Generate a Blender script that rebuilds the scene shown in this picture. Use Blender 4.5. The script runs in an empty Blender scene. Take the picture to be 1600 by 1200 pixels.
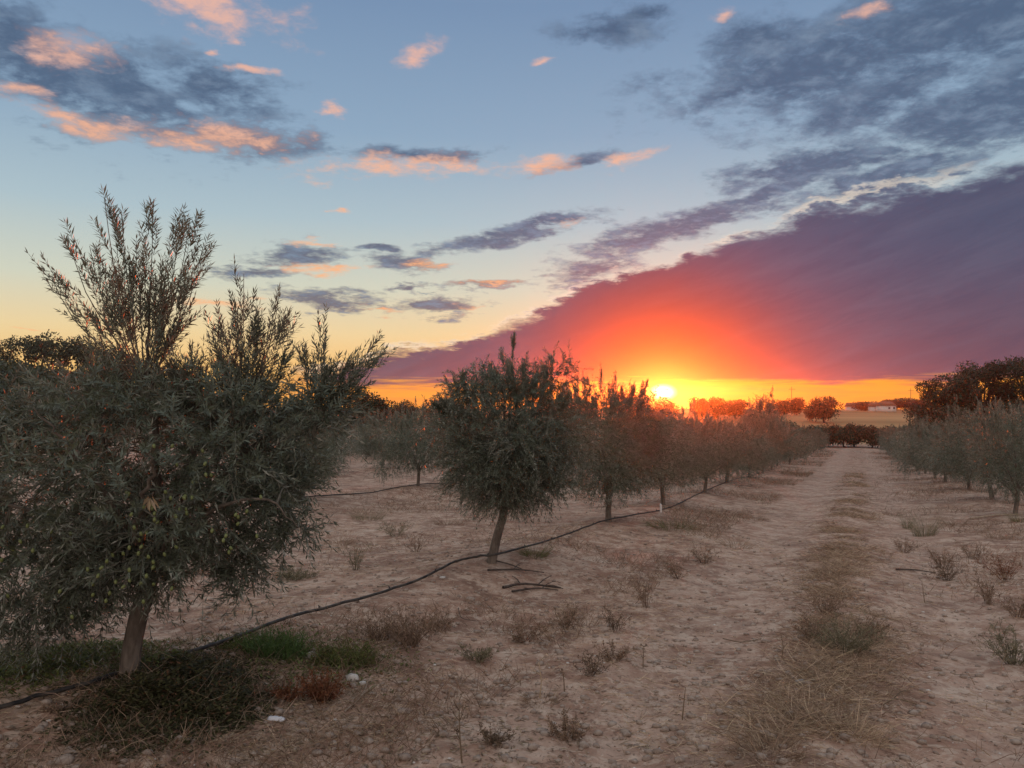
import bpy, math, random
import numpy as np
from math import radians as R, sin, cos, pi
from mathutils import Vector

random.seed(7)
rng = np.random.default_rng(11)
S = bpy.context.scene
COL = S.collection

# ------------------------------------------------------------------ camera
EYE = 1.63
F = 1208.0                       # focal length in photograph pixels (1600 wide)
PITCH = math.atan(32 / F)        # the horizon lies a little under the middle
cd = bpy.data.cameras.new('camera')
cd.sensor_width = 36.0
cd.lens = 36.0 * F / 1600.0
cd.clip_start = 0.05
cd.clip_end = 3000
cam = bpy.data.objects.new('camera', cd)
cam.location = (0, 0, EYE)
cam.rotation_euler = (pi / 2 + PITCH, 0, 0)
COL.objects.link(cam)
S.camera = cam

S.view_settings.view_transform = 'Standard'
S.view_settings.look = 'None'
S.view_settings.exposure = 0.0
S.view_settings.gamma = 1.0
S.view_settings.use_curve_mapping = False
S.render.engine = 'CYCLES'
S.cycles.use_denoising = True
S.cycles.max_bounces = 8
S.cycles.diffuse_bounces = 4
S.cycles.transmission_bounces = 4
S.cycles.volume_bounces = 0
S.cycles.transparent_max_bounces = 4
S.cycles.sample_clamp_indirect = 6.0


def ray(px, py):
    """world direction through a pixel of the photograph"""
    v = np.array([(px - 800) / F, 1.0, (600 - py) / F])
    c, s = cos(PITCH), sin(PITCH)
    d = np.array([v[0], v[1] * c - v[2] * s, v[1] * s + v[2] * c])
    return d / np.linalg.norm(d)


def azel(px, py):
    d = ray(px, py)
    return math.degrees(math.atan2(d[0], d[1])), math.degrees(math.asin(d[2]))


SUN_AZ, SUN_EL = azel(1036, 613)
SUN_DIR = np.array([sin(R(SUN_AZ)) * cos(R(SUN_EL)), cos(R(SUN_AZ)) * cos(R(SUN_EL)), sin(R(SUN_EL))])


def lin(r, g, b):
    f = lambda c: ((c / 255 + 0.055) / 1.055) ** 2.4 if c / 255 > 0.04045 else c / 255 / 12.92
    return (f(r), f(g), f(b))


# ------------------------------------------------------------------ node helper
class NT:
    """small expression builder for shader node trees"""
    def __init__(self, tree):
        self.t = tree

    def n(self, kind, **kw):
        nd = self.t.nodes.new(kind)
        for k, v in kw.items():
            setattr(nd, k, v)
        return nd

    def put(self, sock, v):
        if v is None:
            return
        if hasattr(v, 'is_linked') or hasattr(v, 'links'):
            self.t.links.new(v, sock)
        else:
            try:
                sock.default_value = v
            except Exception:
                sock.default_value = tuple(v) + (1.0,)

    def m(self, op, a, b=None, c=None, clamp=False):
        nd = self.n('ShaderNodeMath', operation=op, use_clamp=clamp)
        self.put(nd.inputs[0], a); self.put(nd.inputs[1], b); self.put(nd.inputs[2], c)
        return nd.outputs[0]

    def v(self, op, a, b=None, out=0):
        nd = self.n('ShaderNodeVectorMath', operation=op)
        self.put(nd.inputs[0], a); self.put(nd.inputs[1], b)
        return nd.outputs[out]

    def vscale(self, a, s):
        nd = self.n('ShaderNodeVectorMath', operation='SCALE')
        self.put(nd.inputs[0], a); self.put(nd.inputs['Scale'], s)
        return nd.outputs[0]

    def xyz(self, a, b, c=0.0):
        nd = self.n('ShaderNodeCombineXYZ')
        self.put(nd.inputs[0], a); self.put(nd.inputs[1], b); self.put(nd.inputs[2], c)
        return nd.outputs[0]

    def sep(self, a):
        nd = self.n('ShaderNodeSeparateXYZ')
        self.put(nd.inputs[0], a)
        return nd.outputs[0], nd.outputs[1], nd.outputs[2]

    def step(self, x, a, b, lo=0.0, hi=1.0):
        nd = self.n('ShaderNodeMapRange', interpolation_type='SMOOTHSTEP')
        self.put(nd.inputs[0], x); self.put(nd.inputs[1], a); self.put(nd.inputs[2], b)
        self.put(nd.inputs[3], lo); self.put(nd.inputs[4], hi)
        return nd.outputs[0]

    def mix(self, a, b, f):
        nd = self.n('ShaderNodeMix', data_type='RGBA', blend_type='MIX')
        self.put(nd.inputs[0], f); self.put(nd.inputs[6], a); self.put(nd.inputs[7], b)
        return nd.outputs[2]

    def blend(self, mode, a, b, f=1.0):
        nd = self.n('ShaderNodeMix', data_type='RGBA', blend_type=mode)
        self.put(nd.inputs[0], f); self.put(nd.inputs[6], a); self.put(nd.inputs[7], b)
        return nd.outputs[2]

    def noise(self, vec, scale, detail=6.0, rough=0.55, dist=0.0, out=0):
        nd = self.n('ShaderNodeTexNoise')
        self.put(nd.inputs['Vector'], vec)
        nd.inputs['Scale'].default_value = scale
        nd.inputs['Detail'].default_value = detail
        nd.inputs['Roughness'].default_value = rough
        nd.inputs['Distortion'].default_value = dist
        return nd.outputs[out]

    def ramp(self, f, stops, interp='LINEAR'):
        nd = self.n('ShaderNodeValToRGB')
        cr = nd.color_ramp
        cr.interpolation = interp
        while len(cr.elements) < len(stops):
            cr.elements.new(0.5)
        for e, (p, c) in zip(cr.elements, stops):
            e.position = p
            e.color = tuple(c) + (1.0,)
        self.put(nd.inputs[0], f)
        return nd.outputs[0]

    def curve(self, x, pts):
        nd = self.n('ShaderNodeFloatCurve')
        cv = nd.mapping.curves[0]
        cv.points[0].location = pts[0]
        cv.points[1].location = pts[-1]
        for p in pts[1:-1]:
            cv.points.new(*p)
        for p in cv.points:
            p.handle_type = 'AUTO_CLAMPED'
        nd.mapping.update()
        self.put(nd.inputs['Value'], x)
        return nd.outputs[0]


# ------------------------------------------------------------------ world: dusk sky with clouds
def build_world():
    w = bpy.data.worlds.new('World')
    S.world = w
    w.use_nodes = True
    t = w.node_tree
    t.nodes.clear()
    N = NT(t)
    tc = N.n('ShaderNodeTexCoord')
    d = N.v('NORMALIZE', tc.outputs['Generated'])
    x, y, z = N.sep(d)
    az = N.m('MULTIPLY', N.m('ARCTAN2', x, y), 180 / pi)
    el = N.m('MULTIPLY', N.m('ARCSINE', z), 180 / pi)
    sunang = N.m('MULTIPLY', N.m('ARCCOSINE', N.m('MINIMUM', N.v('DOT_PRODUCT', d, tuple(SUN_DIR), 1), 0.999999)), 180 / pi)

    sky = N.n('ShaderNodeTexSky', sky_type='NISHITA')
    sky.sun_disc = False
    sky.sun_elevation = R(SUN_EL)
    sky.sun_rotation = R(SUN_AZ)
    sky.air_density = 1.2
    sky.dust_density = 2.0

    # clear air: colour by height, warmer towards the sun, overhead and opposite brightened as fill light
    west = N.ramp(N.m('DIVIDE', el, 60.0), [
        (0.000, lin(252, 178, 78)), (0.035, lin(250, 196, 112)), (0.085, lin(238, 212, 160)),
        (0.14, lin(208, 211, 192)), (0.22, lin(172, 193, 202)), (0.32, lin(141, 168, 193)),
        (0.46, lin(118, 145, 178)), (0.8, lin(176, 186, 198)), (1.0, lin(192, 196, 202))])
    east = N.ramp(N.m('DIVIDE', el, 60.0), [
        (0.0, lin(186, 170, 176)), (0.1, lin(236, 210, 198)), (0.25, lin(236, 216, 206)),
        (0.5, lin(222, 210, 206)), (1.0, lin(192, 196, 202))])
    fw = N.step(sunang, 50.0, 130.0)
    air = N.mix(west, east, fw)
    nish = N.vscale(sky.outputs[0], 0.006)
    air = N.blend('ADD', air, nish)

    # cloud noise lives on a flat layer overhead, so it flattens towards the horizon
    zz = N.m('ADD', N.m('MAXIMUM', z, 0.0), 0.13)
    q = N.xyz(N.m('DIVIDE', x, zz), N.m('DIVIDE', y, zz), 0.0)
    n1 = N.noise(q, 3.2, 9.0, 0.6, 0.3)
    n2 = N.noise(q, 9.0, 8.0, 0.62, 0.2)
    n3 = N.noise(q, 1.1, 6.0, 0.55)
    wv = N.noise(q, 4.0, 6.0, 0.6, 0.0, 1)
    warp = N.v('MULTIPLY', N.v('SUBTRACT', wv, (0.5, 0.5, 0.5)), (5.5, 2.6, 0.0))
    P = N.v('ADD', N.xyz(az, el, 0.0), warp)

    def field(items):
        out = None
        for (px, py, rx, ry, rot) in items:
            a, e = azel(px, py)
            ca = cos(R(a))
            mp = N.n('ShaderNodeMapping', vector_type='TEXTURE')
            N.put(mp.inputs[0], P)
            mp.inputs[1].default_value = (a, e, 0)
            mp.inputs[2].default_value = (0, 0, R(rot))
            k = 0.0474 * ca
            mp.inputs[3].default_value = (rx * k, ry * k, 1)
            L = N.v('LENGTH', mp.outputs[0], None, 1)
            out = L if out is None else N.m('MINIMUM', out, L)
        return N.m('SUBTRACT', 1.0, out)

    grey = field([
        (1270, 105, 260, 78, 8), (1480, 50, 240, 100, 0), (1540, 180, 230, 95, 18), (1400, 140, 200, 60, 10), (1180, 60, 110, 40, 0), (1290, 252, 210, 34, 6),
        (1400, 265, 170, 40, 16), (1130, 150, 110, 24, 10), (955, 50, 95, 26, 4), (1010, 22, 60, 14, 12),
        (50, 100, 230, 84, -16), (210, 150, 150, 50, -22), (380, 215, 150, 30, -2), (330, 130, 120, 40, -8),
        (465, 400, 80, 20, 4), (635, 412, 66, 18, 3), (520, 471, 100, 17, -4), (690, 476, 66, 17, 2),
        (790, 368, 150, 15, 9), (590, 384, 44, 8, 4), (1090, 345, 190, 19, 9), (1000, 378, 130, 26, 10),
        (930, 420, 85, 30, 12), (760, 446, 70, 9, 4), (910, 255, 70, 10, 10), (640, 245, 130, 12, 4),
        (400, 428, 80, 10, 2), (1200, 300, 120, 12, 12), (850, 350, 70, 9, 12), (640, 450, 50, 6, 2)])
    pink = field([
        (662, 82, 52, 20, 22), (615, 264, 165, 22, 5), (860, 260, 66, 15, -4), (992, 247, 66, 13, 16),
        (335, 12, 150, 48, -6), (110, 80, 66, 32, 0), (105, 184, 130, 24, -8), (345, 214, 135, 24, 3),
        (525, 174, 30, 9, 0), (375, 66, 20, 9, 0), (343, 87, 12, 6, 0), (395, 115, 56, 7, 2), (850, 99, 24, 7, 4),
        (500, 420, 74, 11, 0), (668, 413, 40, 10, 5), (1355, 14, 30, 9, 0), (1115, 28, 32, 9, 10),
        (765, 444, 60, 8, 4), (522, 333, 22, 4, 0), (495, 380, 46, 5, 4), (590, 482, 40, 7, -6),
        (735, 478, 28, 8, 4), (345, 470, 60, 10, 0), (45, 514, 34, 4, 0), (880, 352, 30, 6, 10),
        (15, 130, 60, 14, 0)])
    n4 = N.noise(q, 24.0, 6.0, 0.65, 0.4)
    rag = N.m('ADD', N.m('MULTIPLY', N.m('SUBTRACT', n1, 0.5), 1.9), N.m('MULTIPLY', N.m('SUBTRACT', n2, 0.5), 2.1))
    rag = N.m('ADD', rag, N.m('MULTIPLY', N.m('SUBTRACT', n4, 0.5), 1.0))
    gd = N.step(N.m('ADD', grey, rag), -0.22, 0.80)
    gd = N.m('MULTIPLY', gd, N.step(n2, 0.2, 0.5, 0.72, 1.0))
    pk = N.step(N.m('ADD', pink, rag), -0.10, 1.05)
    pk = N.m('MULTIPLY', pk, N.step(N.m('ADD', N.m('MULTIPLY', n4, 0.5), N.m('MULTIPLY', n2, 0.5)), 0.36, 0.6, 0.45, 1.0))

    # broken cloud over the rest of the dome, paled overhead and eastward to add fill light
    out_f = N.m('MAXIMUM', N.step(N.m('ABSOLUTE', az), 36.0, 50.0), N.step(el, 29.0, 40.0))
    gen = N.m('MULTIPLY', N.step(N.m('ADD', n3, N.m('MULTIPLY', N.m('SUBTRACT', n2, 0.5), 0.35)), 0.52, 0.68), N.m('MULTIPLY', out_f, 0.7))
    gen = N.m('MULTIPLY', gen, N.step(el, 2.0, 10.0))
    lit_east = N.step(sunang, 70.0, 120.0)
    gd = N.m('MAXIMUM', gd, gen)

    near_sun = N.step(sunang, 34.0, 6.0)
    low = N.step(el, 16.0, 5.0)
    gcol = N.mix(lin(76, 96, 124), lin(104, 102, 116), low)
    gcol = N.mix(gcol, lin(116, 136, 160), N.step(n2, 0.46, 0.72))
    pcol = N.mix(lin(238, 184, 162), lin(255, 184, 130), N.step(el, 24.0, 9.0))
    gcol = N.mix(gcol, lin(232, 200, 188), N.m('MULTIPLY', N.m('MAXIMUM', lit_east, N.step(el, 32.0, 50.0)), gen))
    col = N.mix(air, gcol, N.m('MULTIPLY', gd, 0.92))
    col = N.mix(col, pcol, N.m('MULTIPLY', pk, 0.85))

    # the long cloud bank climbing to the right
    def top(px, py):
        a, e = azel(px, py)
        return ((a + 30) / 180.0, e / 40.0)
    pts = [(0.0, 0.0), top(440, 590), top(600, 549), top(750, 522), top(850, 476), top(1000, 420), top(1150, 372),
           top(1300, 316), top(1450, 284), top(1600, 246), ((50 + 30) / 180.0, 21 / 40.0), ((75 + 30) / 180.0, 18 / 40.0), ((110 + 30) / 180.0, 6 / 40.0), (1.0, 0.0)]
    bt = N.m('MULTIPLY', N.curve(N.m('DIVIDE', N.m('ADD', az, 30.0), 180.0), pts), 40.0)
    puff = N.m('ADD', N.m('MULTIPLY', N.m('SUBTRACT', n2, 0.5), 2.0), N.m('MULTIPLY', N.m('SUBTRACT', n1, 0.5), 1.4))
    puff = N.m('ADD', puff, N.m('MULTIPLY', N.m('SUBTRACT', n4, 0.5), 1.1))
    puff = N.m('ADD', puff, N.m('MULTIPLY', N.m('SUBTRACT', N.noise(N.xyz(N.m('MULTIPLY', az, 0.22), N.m('MULTIPLY', el, 0.3), 0), 1.0, 3, 0.5), 0.5), 2.6))
    h = N.m('SUBTRACT', N.m('ADD', bt, puff), el)
    vis = N.step(bt, 1.6, 2.6)
    bank = N.m('MULTIPLY', N.step(h, -0.35, N.step(n3, 0.4, 0.6, 0.35, 1.3)), vis)
    # streaky underside with the clear strip along the horizon
    sq = N.xyz(N.m('MULTIPLY', az, 0.16), N.m('MULTIPLY', el, 2.3), 0.0)
    st = N.noise(sq, 1.0, 6.0, 0.6, 0.4)
    under = N.m('ADD', el, N.m('MULTIPLY', N.m('SUBTRACT', st, 0.5), 2.6))
    bank = N.m('MULTIPLY', bank, N.step(under, 1.15, 1.95))
    bcol = N.mix(lin(102, 82, 98), lin(80, 87, 112), N.step(el, 1.5, 12.0))
    slope = N.m('SUBTRACT', el, N.m('MULTIPLY', az, 0.30))
    lay = N.noise(N.xyz(N.m('MULTIPLY', az, 0.10), N.m('MULTIPLY', slope, 0.75), 0), 1.0, 7, 0.62, 0.7)
    lay2 = N.noise(N.xyz(N.m('MULTIPLY', az, 0.35), N.m('MULTIPLY', slope, 1.5), 3.7), 1.0, 7, 0.65, 0.5)
    bcol = N.mix(bcol, lin(112, 112, 132), N.m('MULTIPLY', N.step(lay, 0.42, 0.74), 0.26))
    bcol = N.mix(bcol, lin(66, 70, 94), N.m('MULTIPLY', N.step(lay2, 0.56, 0.34), 0.22))
    bcol = N.mix(bcol, lin(112, 42, 34), N.m('MULTIPLY', N.step(sunang, 13.0, 2.0), 0.9))
    strip = N.mix(lin(255, 172, 52), lin(250, 160, 60), N.step(st, 0.4, 0.6))
    col = N.mix(col, strip, N.m('MULTIPLY', vis, N.step(el, 2.6, 1.6)))
    rim = N.m('MULTIPLY', N.m('MULTIPLY', N.step(h, -0.5, -0.05), N.step(h, 0.25, -0.05)), N.m('MULTIPLY', vis, N.step(n1, 0.36, 0.56)))
    rim = N.m('MULTIPLY', rim, N.step(az, 40.0, 22.0))
    col = N.mix(col, lin(250, 236, 214), N.m('MULTIPLY', rim, 0.6))
    col = N.mix(col, bcol, bank)

    # aureole and the sun itself
    def glow(c, k, s):
        g = N.m('MULTIPLY', N.m('EXPONENT', N.m('MULTIPLY', sunang, -1.0 / s)), k)
        return N.vscale(c, g)
    col = N.blend('ADD', col, glow((1.0, 0.10, 0.008), 0.17, 6.0))
    col = N.blend('ADD', col, glow((1.0, 0.40, 0.02), 1.0, 1.0))
    # flattened yellow core
    core = N.step(N.v('LENGTH', N.xyz(N.m('MULTIPLY', N.m('SUBTRACT', az, SUN_AZ), 0.62), N.m('SUBTRACT', el, SUN_EL)), None, 1), 0.72, 0.18)
    col = N.blend('ADD', col, N.vscale((5.0, 4.2, 1.5), core))
    # below the horizon
    col = N.mix(col, lin(120, 92, 80), N.step(el, -0.6, -3.0))

    bg = N.n('ShaderNodeBackground')
    N.put(bg.inputs[0], col)
    bg.inputs[1].default_value = 1.0
    out = N.n('ShaderNodeOutputWorld')
    t.links.new(bg.outputs[0], out.inputs[0])


build_world()

# ------------------------------------------------------------------ sun
sl = bpy.data.lights.new('sun', 'SUN')
sl.energy = 3.5
sl.angle = R(0.53)
sl.color = (1.0, 0.105, 0.014)
so = bpy.data.objects.new('sun', sl)
so.rotation_euler = Vector(SUN_DIR).to_track_quat('Z', 'Y').to_euler()
COL.objects.link(so)

HAZE_DENSITY = 0.00038
HAZE_G = 0.91


# ------------------------------------------------------------------ noise and terrain
def hash2(ix, iy, seed):
    h = (ix.astype(np.int64) * 374761393 + iy.astype(np.int64) * 668265263 + seed * 982451653) & 0xFFFFFFFF
    h = ((h ^ (h >> 13)) * 1274126177) & 0xFFFFFFFF
    return ((h ^ (h >> 16)) & 0xFFFF) / 65535.0


def vnoise(x, y, seed=0):
    ix = np.floor(x); iy = np.floor(y)
    fx = x - ix; fy = y - iy
    u = fx * fx * fx * (fx * (fx * 6 - 15) + 10); v = fy * fy * fy * (fy * (fy * 6 - 15) + 10)
    a = hash2(ix, iy, seed); b = hash2(ix + 1, iy, seed)
    c = hash2(ix, iy + 1, seed); d = hash2(ix + 1, iy + 1, seed)
    return (a * (1 - u) + b * u) * (1 - v) + (c * (1 - u) + d * u) * v - 0.5


def fbm(x, y, oct=4, seed=0):
    s = 0; a = 1.0
    for k in range(oct):
        s = s + a * vnoise(x * 2 ** k + 17.3 * k, y * 2 ** k - 9.1 * k, seed + k)
        a *= 0.5
    return s


TH = math.atan(540 / F)                   # the tree rows and the track run this far right of the view
ST, CT = sin(TH), cos(TH)


def sp(x, y):
    return x * ST + y * CT, x * CT - y * ST


def xy(s, p):
    return s * ST + p * CT, s * CT - p * ST


SK = np.array([-700, -60, 0, 3.3, 7.9, 12.5, 17, 24, 40, 70, 95, 112, 135, 170, 215, 250, 320, 700], float)
ZK = np.array([10, 2.0, 0.08, 0, -.2, -.39, -.6, -.86, -1.6, -2.65, -3.35, -3.3, -2.1, -1.0, -.1, .1, -.2, -3.0], float)
ROWS = [-3.96, 3.1, -11.0, -18.0, -25.0, 10.1]


def smooth(a, b, x):
    t = np.clip((x - a) / (b - a), 0, 1)
    return t * t * (3 - 2 * t)


def H(x, y, fine=True):
    x = np.asarray(x, float); y = np.asarray(y, float)
    s, p = sp(x, y)
    z = 0
    for o in (-0.2, -0.1, 0, 0.1, 0.2):
        z = z + np.interp(s + o * (8 + np.abs(s) * 0.15), SK, ZK)
    z = z / 5.0
    # wooded hill on the left
    hx = 9.3 / (1 + np.exp(np.clip((x + 43 + (y - 95) * 0.25) / 9.5, -50, 50)))
    z = z + hx * smooth(45, 88, y) * smooth(260, 130, y)
    d = np.hypot(x, y)
    orch = smooth(130, 100, s) * smooth(60, 30, d)
    # banks under the tree rows, shallow wheel tracks between
    b = 0
    for r in ROWS:
        b = b + 0.13 * np.exp(-((p - r) / 0.85) ** 2)
    b = b - 0.05 * np.exp(-((p + 1.25) / 0.4) ** 2) - 0.05 * np.exp(-((p - 0.85) / 0.4) ** 2) + 0.05 * np.exp(-((p + 0.25) / 0.35) ** 2)
    z = z + (b - 0.05) * orch + 0.05 * (1 - orch) * 0
    z = z + 0.10 * fbm(x * 0.28, y * 0.28, 2, 3) * smooth(2, 12, d) + 0.5 * fbm(x * 0.02, y * 0.02, 2, 9) * smooth(110, 200, d)
    if fine:
        near = smooth(45, 12, d)
        z = z + near * (0.034 * fbm(x * 1.3, y * 1.3, 3, 21) + 0.024 * smooth(20, 8, d) * np.maximum(0, fbm(x * 6, y * 6, 3, 5)))
        z = z + smooth(12, 5, d) * 0.012 * np.abs(fbm(x * 17, y * 17, 2, 8))
    return z


Z0 = float(H(0.0, 0.0))
cam.location.z = Z0 + EYE


def on_ground(px, py):
    d = ray(px, py)
    o = np.array([0, 0, cam.location.z])
    t = np.geomspace(1.5, 400, 4000)
    pts = o + d * t[:, None]
    below = pts[:, 2] < H(pts[:, 0], pts[:, 1], False)
    i = int(np.argmax(below)) if below.any() else len(t) - 1
    x, y = pts[i, 0], pts[i, 1]
    return x, y, float(H(x, y))


def at_depth(px, py, depth):
    d = ray(px, py)
    k = depth / d[1]
    return d[0] * k, depth, cam.location.z + d[2] * k


# ------------------------------------------------------------------ mesh helpers
class G:
    def __init__(self):
        self.v = []; self.f3 = []; self.f4 = []; self.n = 0

    def add(self, v, f3=None, f4=None):
        v = np.asarray(v, np.float32).reshape(-1, 3)
        if f3 is not None and len(f3):
            self.f3.append(np.asarray(f3, np.int64).reshape(-1, 3) + self.n)
        if f4 is not None and len(f4):
            self.f4.append(np.asarray(f4, np.int64).reshape(-1, 4) + self.n)
        self.v.append(v); self.n += len(v)

    def mesh(self, name, mat, smooth=False):
        me = bpy.data.meshes.new(name)
        V = np.concatenate(self.v) if self.v else np.zeros((0, 3), np.float32)
        f3 = np.concatenate(self.f3) if self.f3 else np.zeros((0, 3), np.int64)
        f4 = np.concatenate(self.f4) if self.f4 else np.zeros((0, 4), np.int64)
        loops = np.concatenate([f3.ravel(), f4.ravel()]).astype(np.int32)
        starts = np.concatenate([np.arange(len(f3)) * 3, len(f3) * 3 + np.arange(len(f4)) * 4]).astype(np.int32)
        me.vertices.add(len(V)); me.vertices.foreach_set('co', V.ravel())
        me.loops.add(len(loops)); me.loops.foreach_set('vertex_index', loops)
        me.polygons.add(len(starts)); me.polygons.foreach_set('loop_start', starts)
        me.update(calc_edges=True)
        if smooth:
            me.polygons.foreach_set('use_smooth', np.ones(len(starts), bool))
        me.materials.append(mat)
        return me

    def build(self, name, mat, parent=None, smooth=False, kind=None, label=None):
        o = bpy.data.objects.new(name, self.mesh(name, mat, smooth))
        COL.objects.link(o)
        if parent is not None:
            o.parent = parent
        if kind:
            o['kind'] = kind
        if label:
            o['label'] = label
        return o


def tag(o, label, cat, group=None):
    o['label'] = label; o['category'] = cat
    if group:
        o['group'] = group
    return o


def thing(name, loc, label, cat, group=None, rz=0.0):
    o = bpy.data.objects.new(name, None)
    o.empty_display_size = 0.2
    o.location = loc
    o.rotation_euler = (0, 0, rz)
    COL.objects.link(o)
    return tag(o, label, cat, group)


def copy_tree(root, loc, rz, sc, label, group=None):
    r = root.copy(); COL.objects.link(r)
    r.location = loc; r.rotation_euler = (0, 0, rz); r.scale = sc if hasattr(sc, '__len__') else (sc, sc, sc)
    r['label'] = label
    if group:
        r['group'] = group
    elif 'group' in r:
        del r['group']
    for ch in list(root.children):
        c = ch.copy(); COL.objects.link(c); c.parent = r
        for g in ch.children:
            e = g.copy(); COL.objects.link(e); e.parent = c
    return r


def unit(a):
    a = np.asarray(a, float)
    return a / np.maximum(np.linalg.norm(a, axis=-1, keepdims=True), 1e-9)


def tube(g, pts, rad, sides=6, cap=True):
    pts = np.asarray(pts, float); k = len(pts)
    rad = np.atleast_1d(np.asarray(rad, float))
    rad = np.interp(np.linspace(0, 1, k), np.linspace(0, 1, len(rad)), rad) if len(rad) > 1 else np.full(k, rad[0])
    tan = unit(np.gradient(pts, axis=0))
    ref = np.array([0.31, 0.17, 0.93])
    if abs(tan[0] @ ref) > 0.9:
        ref = np.array([1.0, 0.1, 0.0])
    u = unit(np.cross(tan, ref)); w = np.cross(tan, u)
    a = np.linspace(0, 2 * pi, sides, endpoint=False)
    ring = pts[:, None, :] + rad[:, None, None] * (np.cos(a)[None, :, None] * u[:, None, :] + np.sin(a)[None, :, None] * w[:, None, :])
    i = np.arange(k - 1)[:, None] * sides; j = np.arange(sides)[None, :]; jn = (j + 1) % sides
    q = np.stack([i + j, i + jn, i + sides + jn, i + sides + j], -1).reshape(-1, 4)
    V = ring.reshape(-1, 3); f3 = None
    if cap:
        V = np.vstack([V, pts[-1] + tan[-1] * rad[-1] * 0.6])
        b = (k - 1) * sides
        f3 = np.stack([b + np.arange(sides), b + (np.arange(sides) + 1) % sides, np.full(sides, k * sides)], -1)
    g.add(V, f3, q)


def bez(pts, n):
    """smooth curve through control points (Catmull-Rom)"""
    P = np.asarray(pts, float)
    P = np.vstack([2 * P[0] - P[1], P, 2 * P[-1] - P[-2]])
    out = []
    m = len(P) - 3
    for i in range(m):
        t = np.linspace(0, 1, max(2, n // m), endpoint=(i == m - 1))[:, None]
        a, b, c, d = P[i], P[i + 1], P[i + 2], P[i + 3]
        out.append(0.5 * (2 * b + (c - a) * t + (2 * a - 5 * b + 4 * c - d) * t ** 2 + (3 * b - a - 3 * c + d) * t ** 3))
    return np.vstack(out)


def leaf_set(g, P, D, U, L, W, fold=0.25, simple=False):
    """narrow folded leaves: base P, axis D, face normal U"""
    D = unit(D); Rr = unit(np.cross(D, U)); Nn = np.cross(Rr, D)
    L = np.asarray(L)[:, None]; W = np.asarray(W)[:, None]
    n = len(P)
    if simple:
        V = np.stack([P, P + D * L * .45 + Rr * W * .5, P + D * L, P + D * L * .45 - Rr * W * .5], 1)
        f4 = np.arange(n)[:, None] * 4 + np.array([0, 1, 2, 3])[None]
        g.add(V.reshape(-1, 3), None, f4)
        return
    mid = P + D * L * .48 - Nn * W * fold
    tip = P + D * L - Nn * L * 0.06
    V = np.stack([P, P + D * L * .45 + Rr * W * .5, mid, P + D * L * .45 - Rr * W * .5, tip], 1)
    b = np.arange(n)[:, None, None] * 5
    f3 = b + np.array([[0, 1, 2], [0, 2, 3], [1, 4, 2], [2, 4, 3]])[None]
    g.add(V.reshape(-1, 3), f3.reshape(-1, 3))


def shoot_nodes(B, D, L, bend, m):
    t = np.linspace(0.08, 1.0, m)[None, :, None]
    B = B[:, None, :]; D3 = D[:, None, :]; L3 = L[:, None, None]; b3 = bend[:, None, :]
    pos = B + D3 * L3 * t + b3 * L3 * t ** 2
    tan = unit(D3 + 2 * b3 * t)
    return pos, tan


def shoots(g, gt, B, D, L, bend, m, leaf=(.05, .065), wid=.16, ang=(.55, .95), simple=False, tw=0.0022, r=rng):
    """leafy shoots: opposite leaf pairs along short curved twigs"""
    D = unit(D); n = len(B)
    pos, tan = shoot_nodes(B, D, L, bend, m)
    ref = np.where(np.abs(D[:, 2:3]) > .9, np.array([[1., 0, 0]]), np.array([[0, 0, 1.]]))
    u = unit(np.cross(D, ref)); w = np.cross(D, u)
    ph = r.uniform(0, 2 * pi, (n, 1)) + (np.arange(m) % 2)[None, :] * (pi / 2) + r.normal(0, .25, (n, m))
    out = np.cos(ph)[..., None] * u[:, None, :] + np.sin(ph)[..., None] * w[:, None, :]
    for sgn in (1, -1):
        a = r.uniform(ang[0], ang[1], (n, m, 1))
        ld = tan * np.cos(a) + sgn * out * np.sin(a) + r.normal(0, .12, (n, m, 3))
        ld = unit(ld)
        nn = unit(tan - ld * np.sum(tan * ld, -1, keepdims=True) + r.normal(0, .2, (n, m, 3)))
        ll = r.uniform(leaf[0], leaf[1], (n, m)) * np.linspace(1.0, .72, m)[None, :]
        keep = (r.random((n, m)) > .08).ravel()
        leaf_set(g, pos.reshape(-1, 3)[keep], ld.reshape(-1, 3)[keep], nn.reshape(-1, 3)[keep], ll.ravel()[keep], (ll * wid * r.uniform(.85, 1.3, (n, m))).ravel()[keep], .22, simple)
    # tips
    leaf_set(g, pos[:, -1], unit(tan[:, -1] + r.normal(0, .1, (n, 3))), u, r.uniform(leaf[0], leaf[1], n) * .8, np.full(n, leaf[0] * wid * .8), .2, simple)
    if gt is not None:
        k = 4
        p2, t2 = shoot_nodes(B, D, L, bend, k)
        uu = np.broadcast_to(u[:, None, :], p2.shape); ww = np.broadcast_to(w[:, None, :], p2.shape)
        rad = (tw * np.linspace(1, .4, k))[None, :, None]
        ring = np.stack([p2 + rad * (cos(a) * uu + sin(a) * ww) for a in (0, 2.094, 4.189)], 2)
        V = ring.reshape(-1, 3)
        base = (np.arange(n) * k * 3)[:, None, None, None] + (np.arange(k - 1) * 3)[None, :, None, None]
        q = np.array([[0, 1, 4, 3], [1, 2, 5, 4], [2, 0, 3, 5]])[None, None]
        gt.add(V, None, (base + q).reshape(-1, 4))
    return pos, tan


def in_ellipsoid(n, c, rad, shell=0.0, r=rng):
    v = unit(r.normal(size=(n, 3)))
    k = r.uniform(shell ** 3, 1, (n, 1)) ** (1 / 3)
    return np.asarray(c) + v * k * np.asarray(rad), v


# ------------------------------------------------------------------ materials
def material(name):
    m = bpy.data.materials.new(name)
    m.use_nodes = True
    m.node_tree.nodes.clear()
    N = NT(m.node_tree)
    out = N.n('ShaderNodeOutputMaterial')
    return m, N, out


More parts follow.
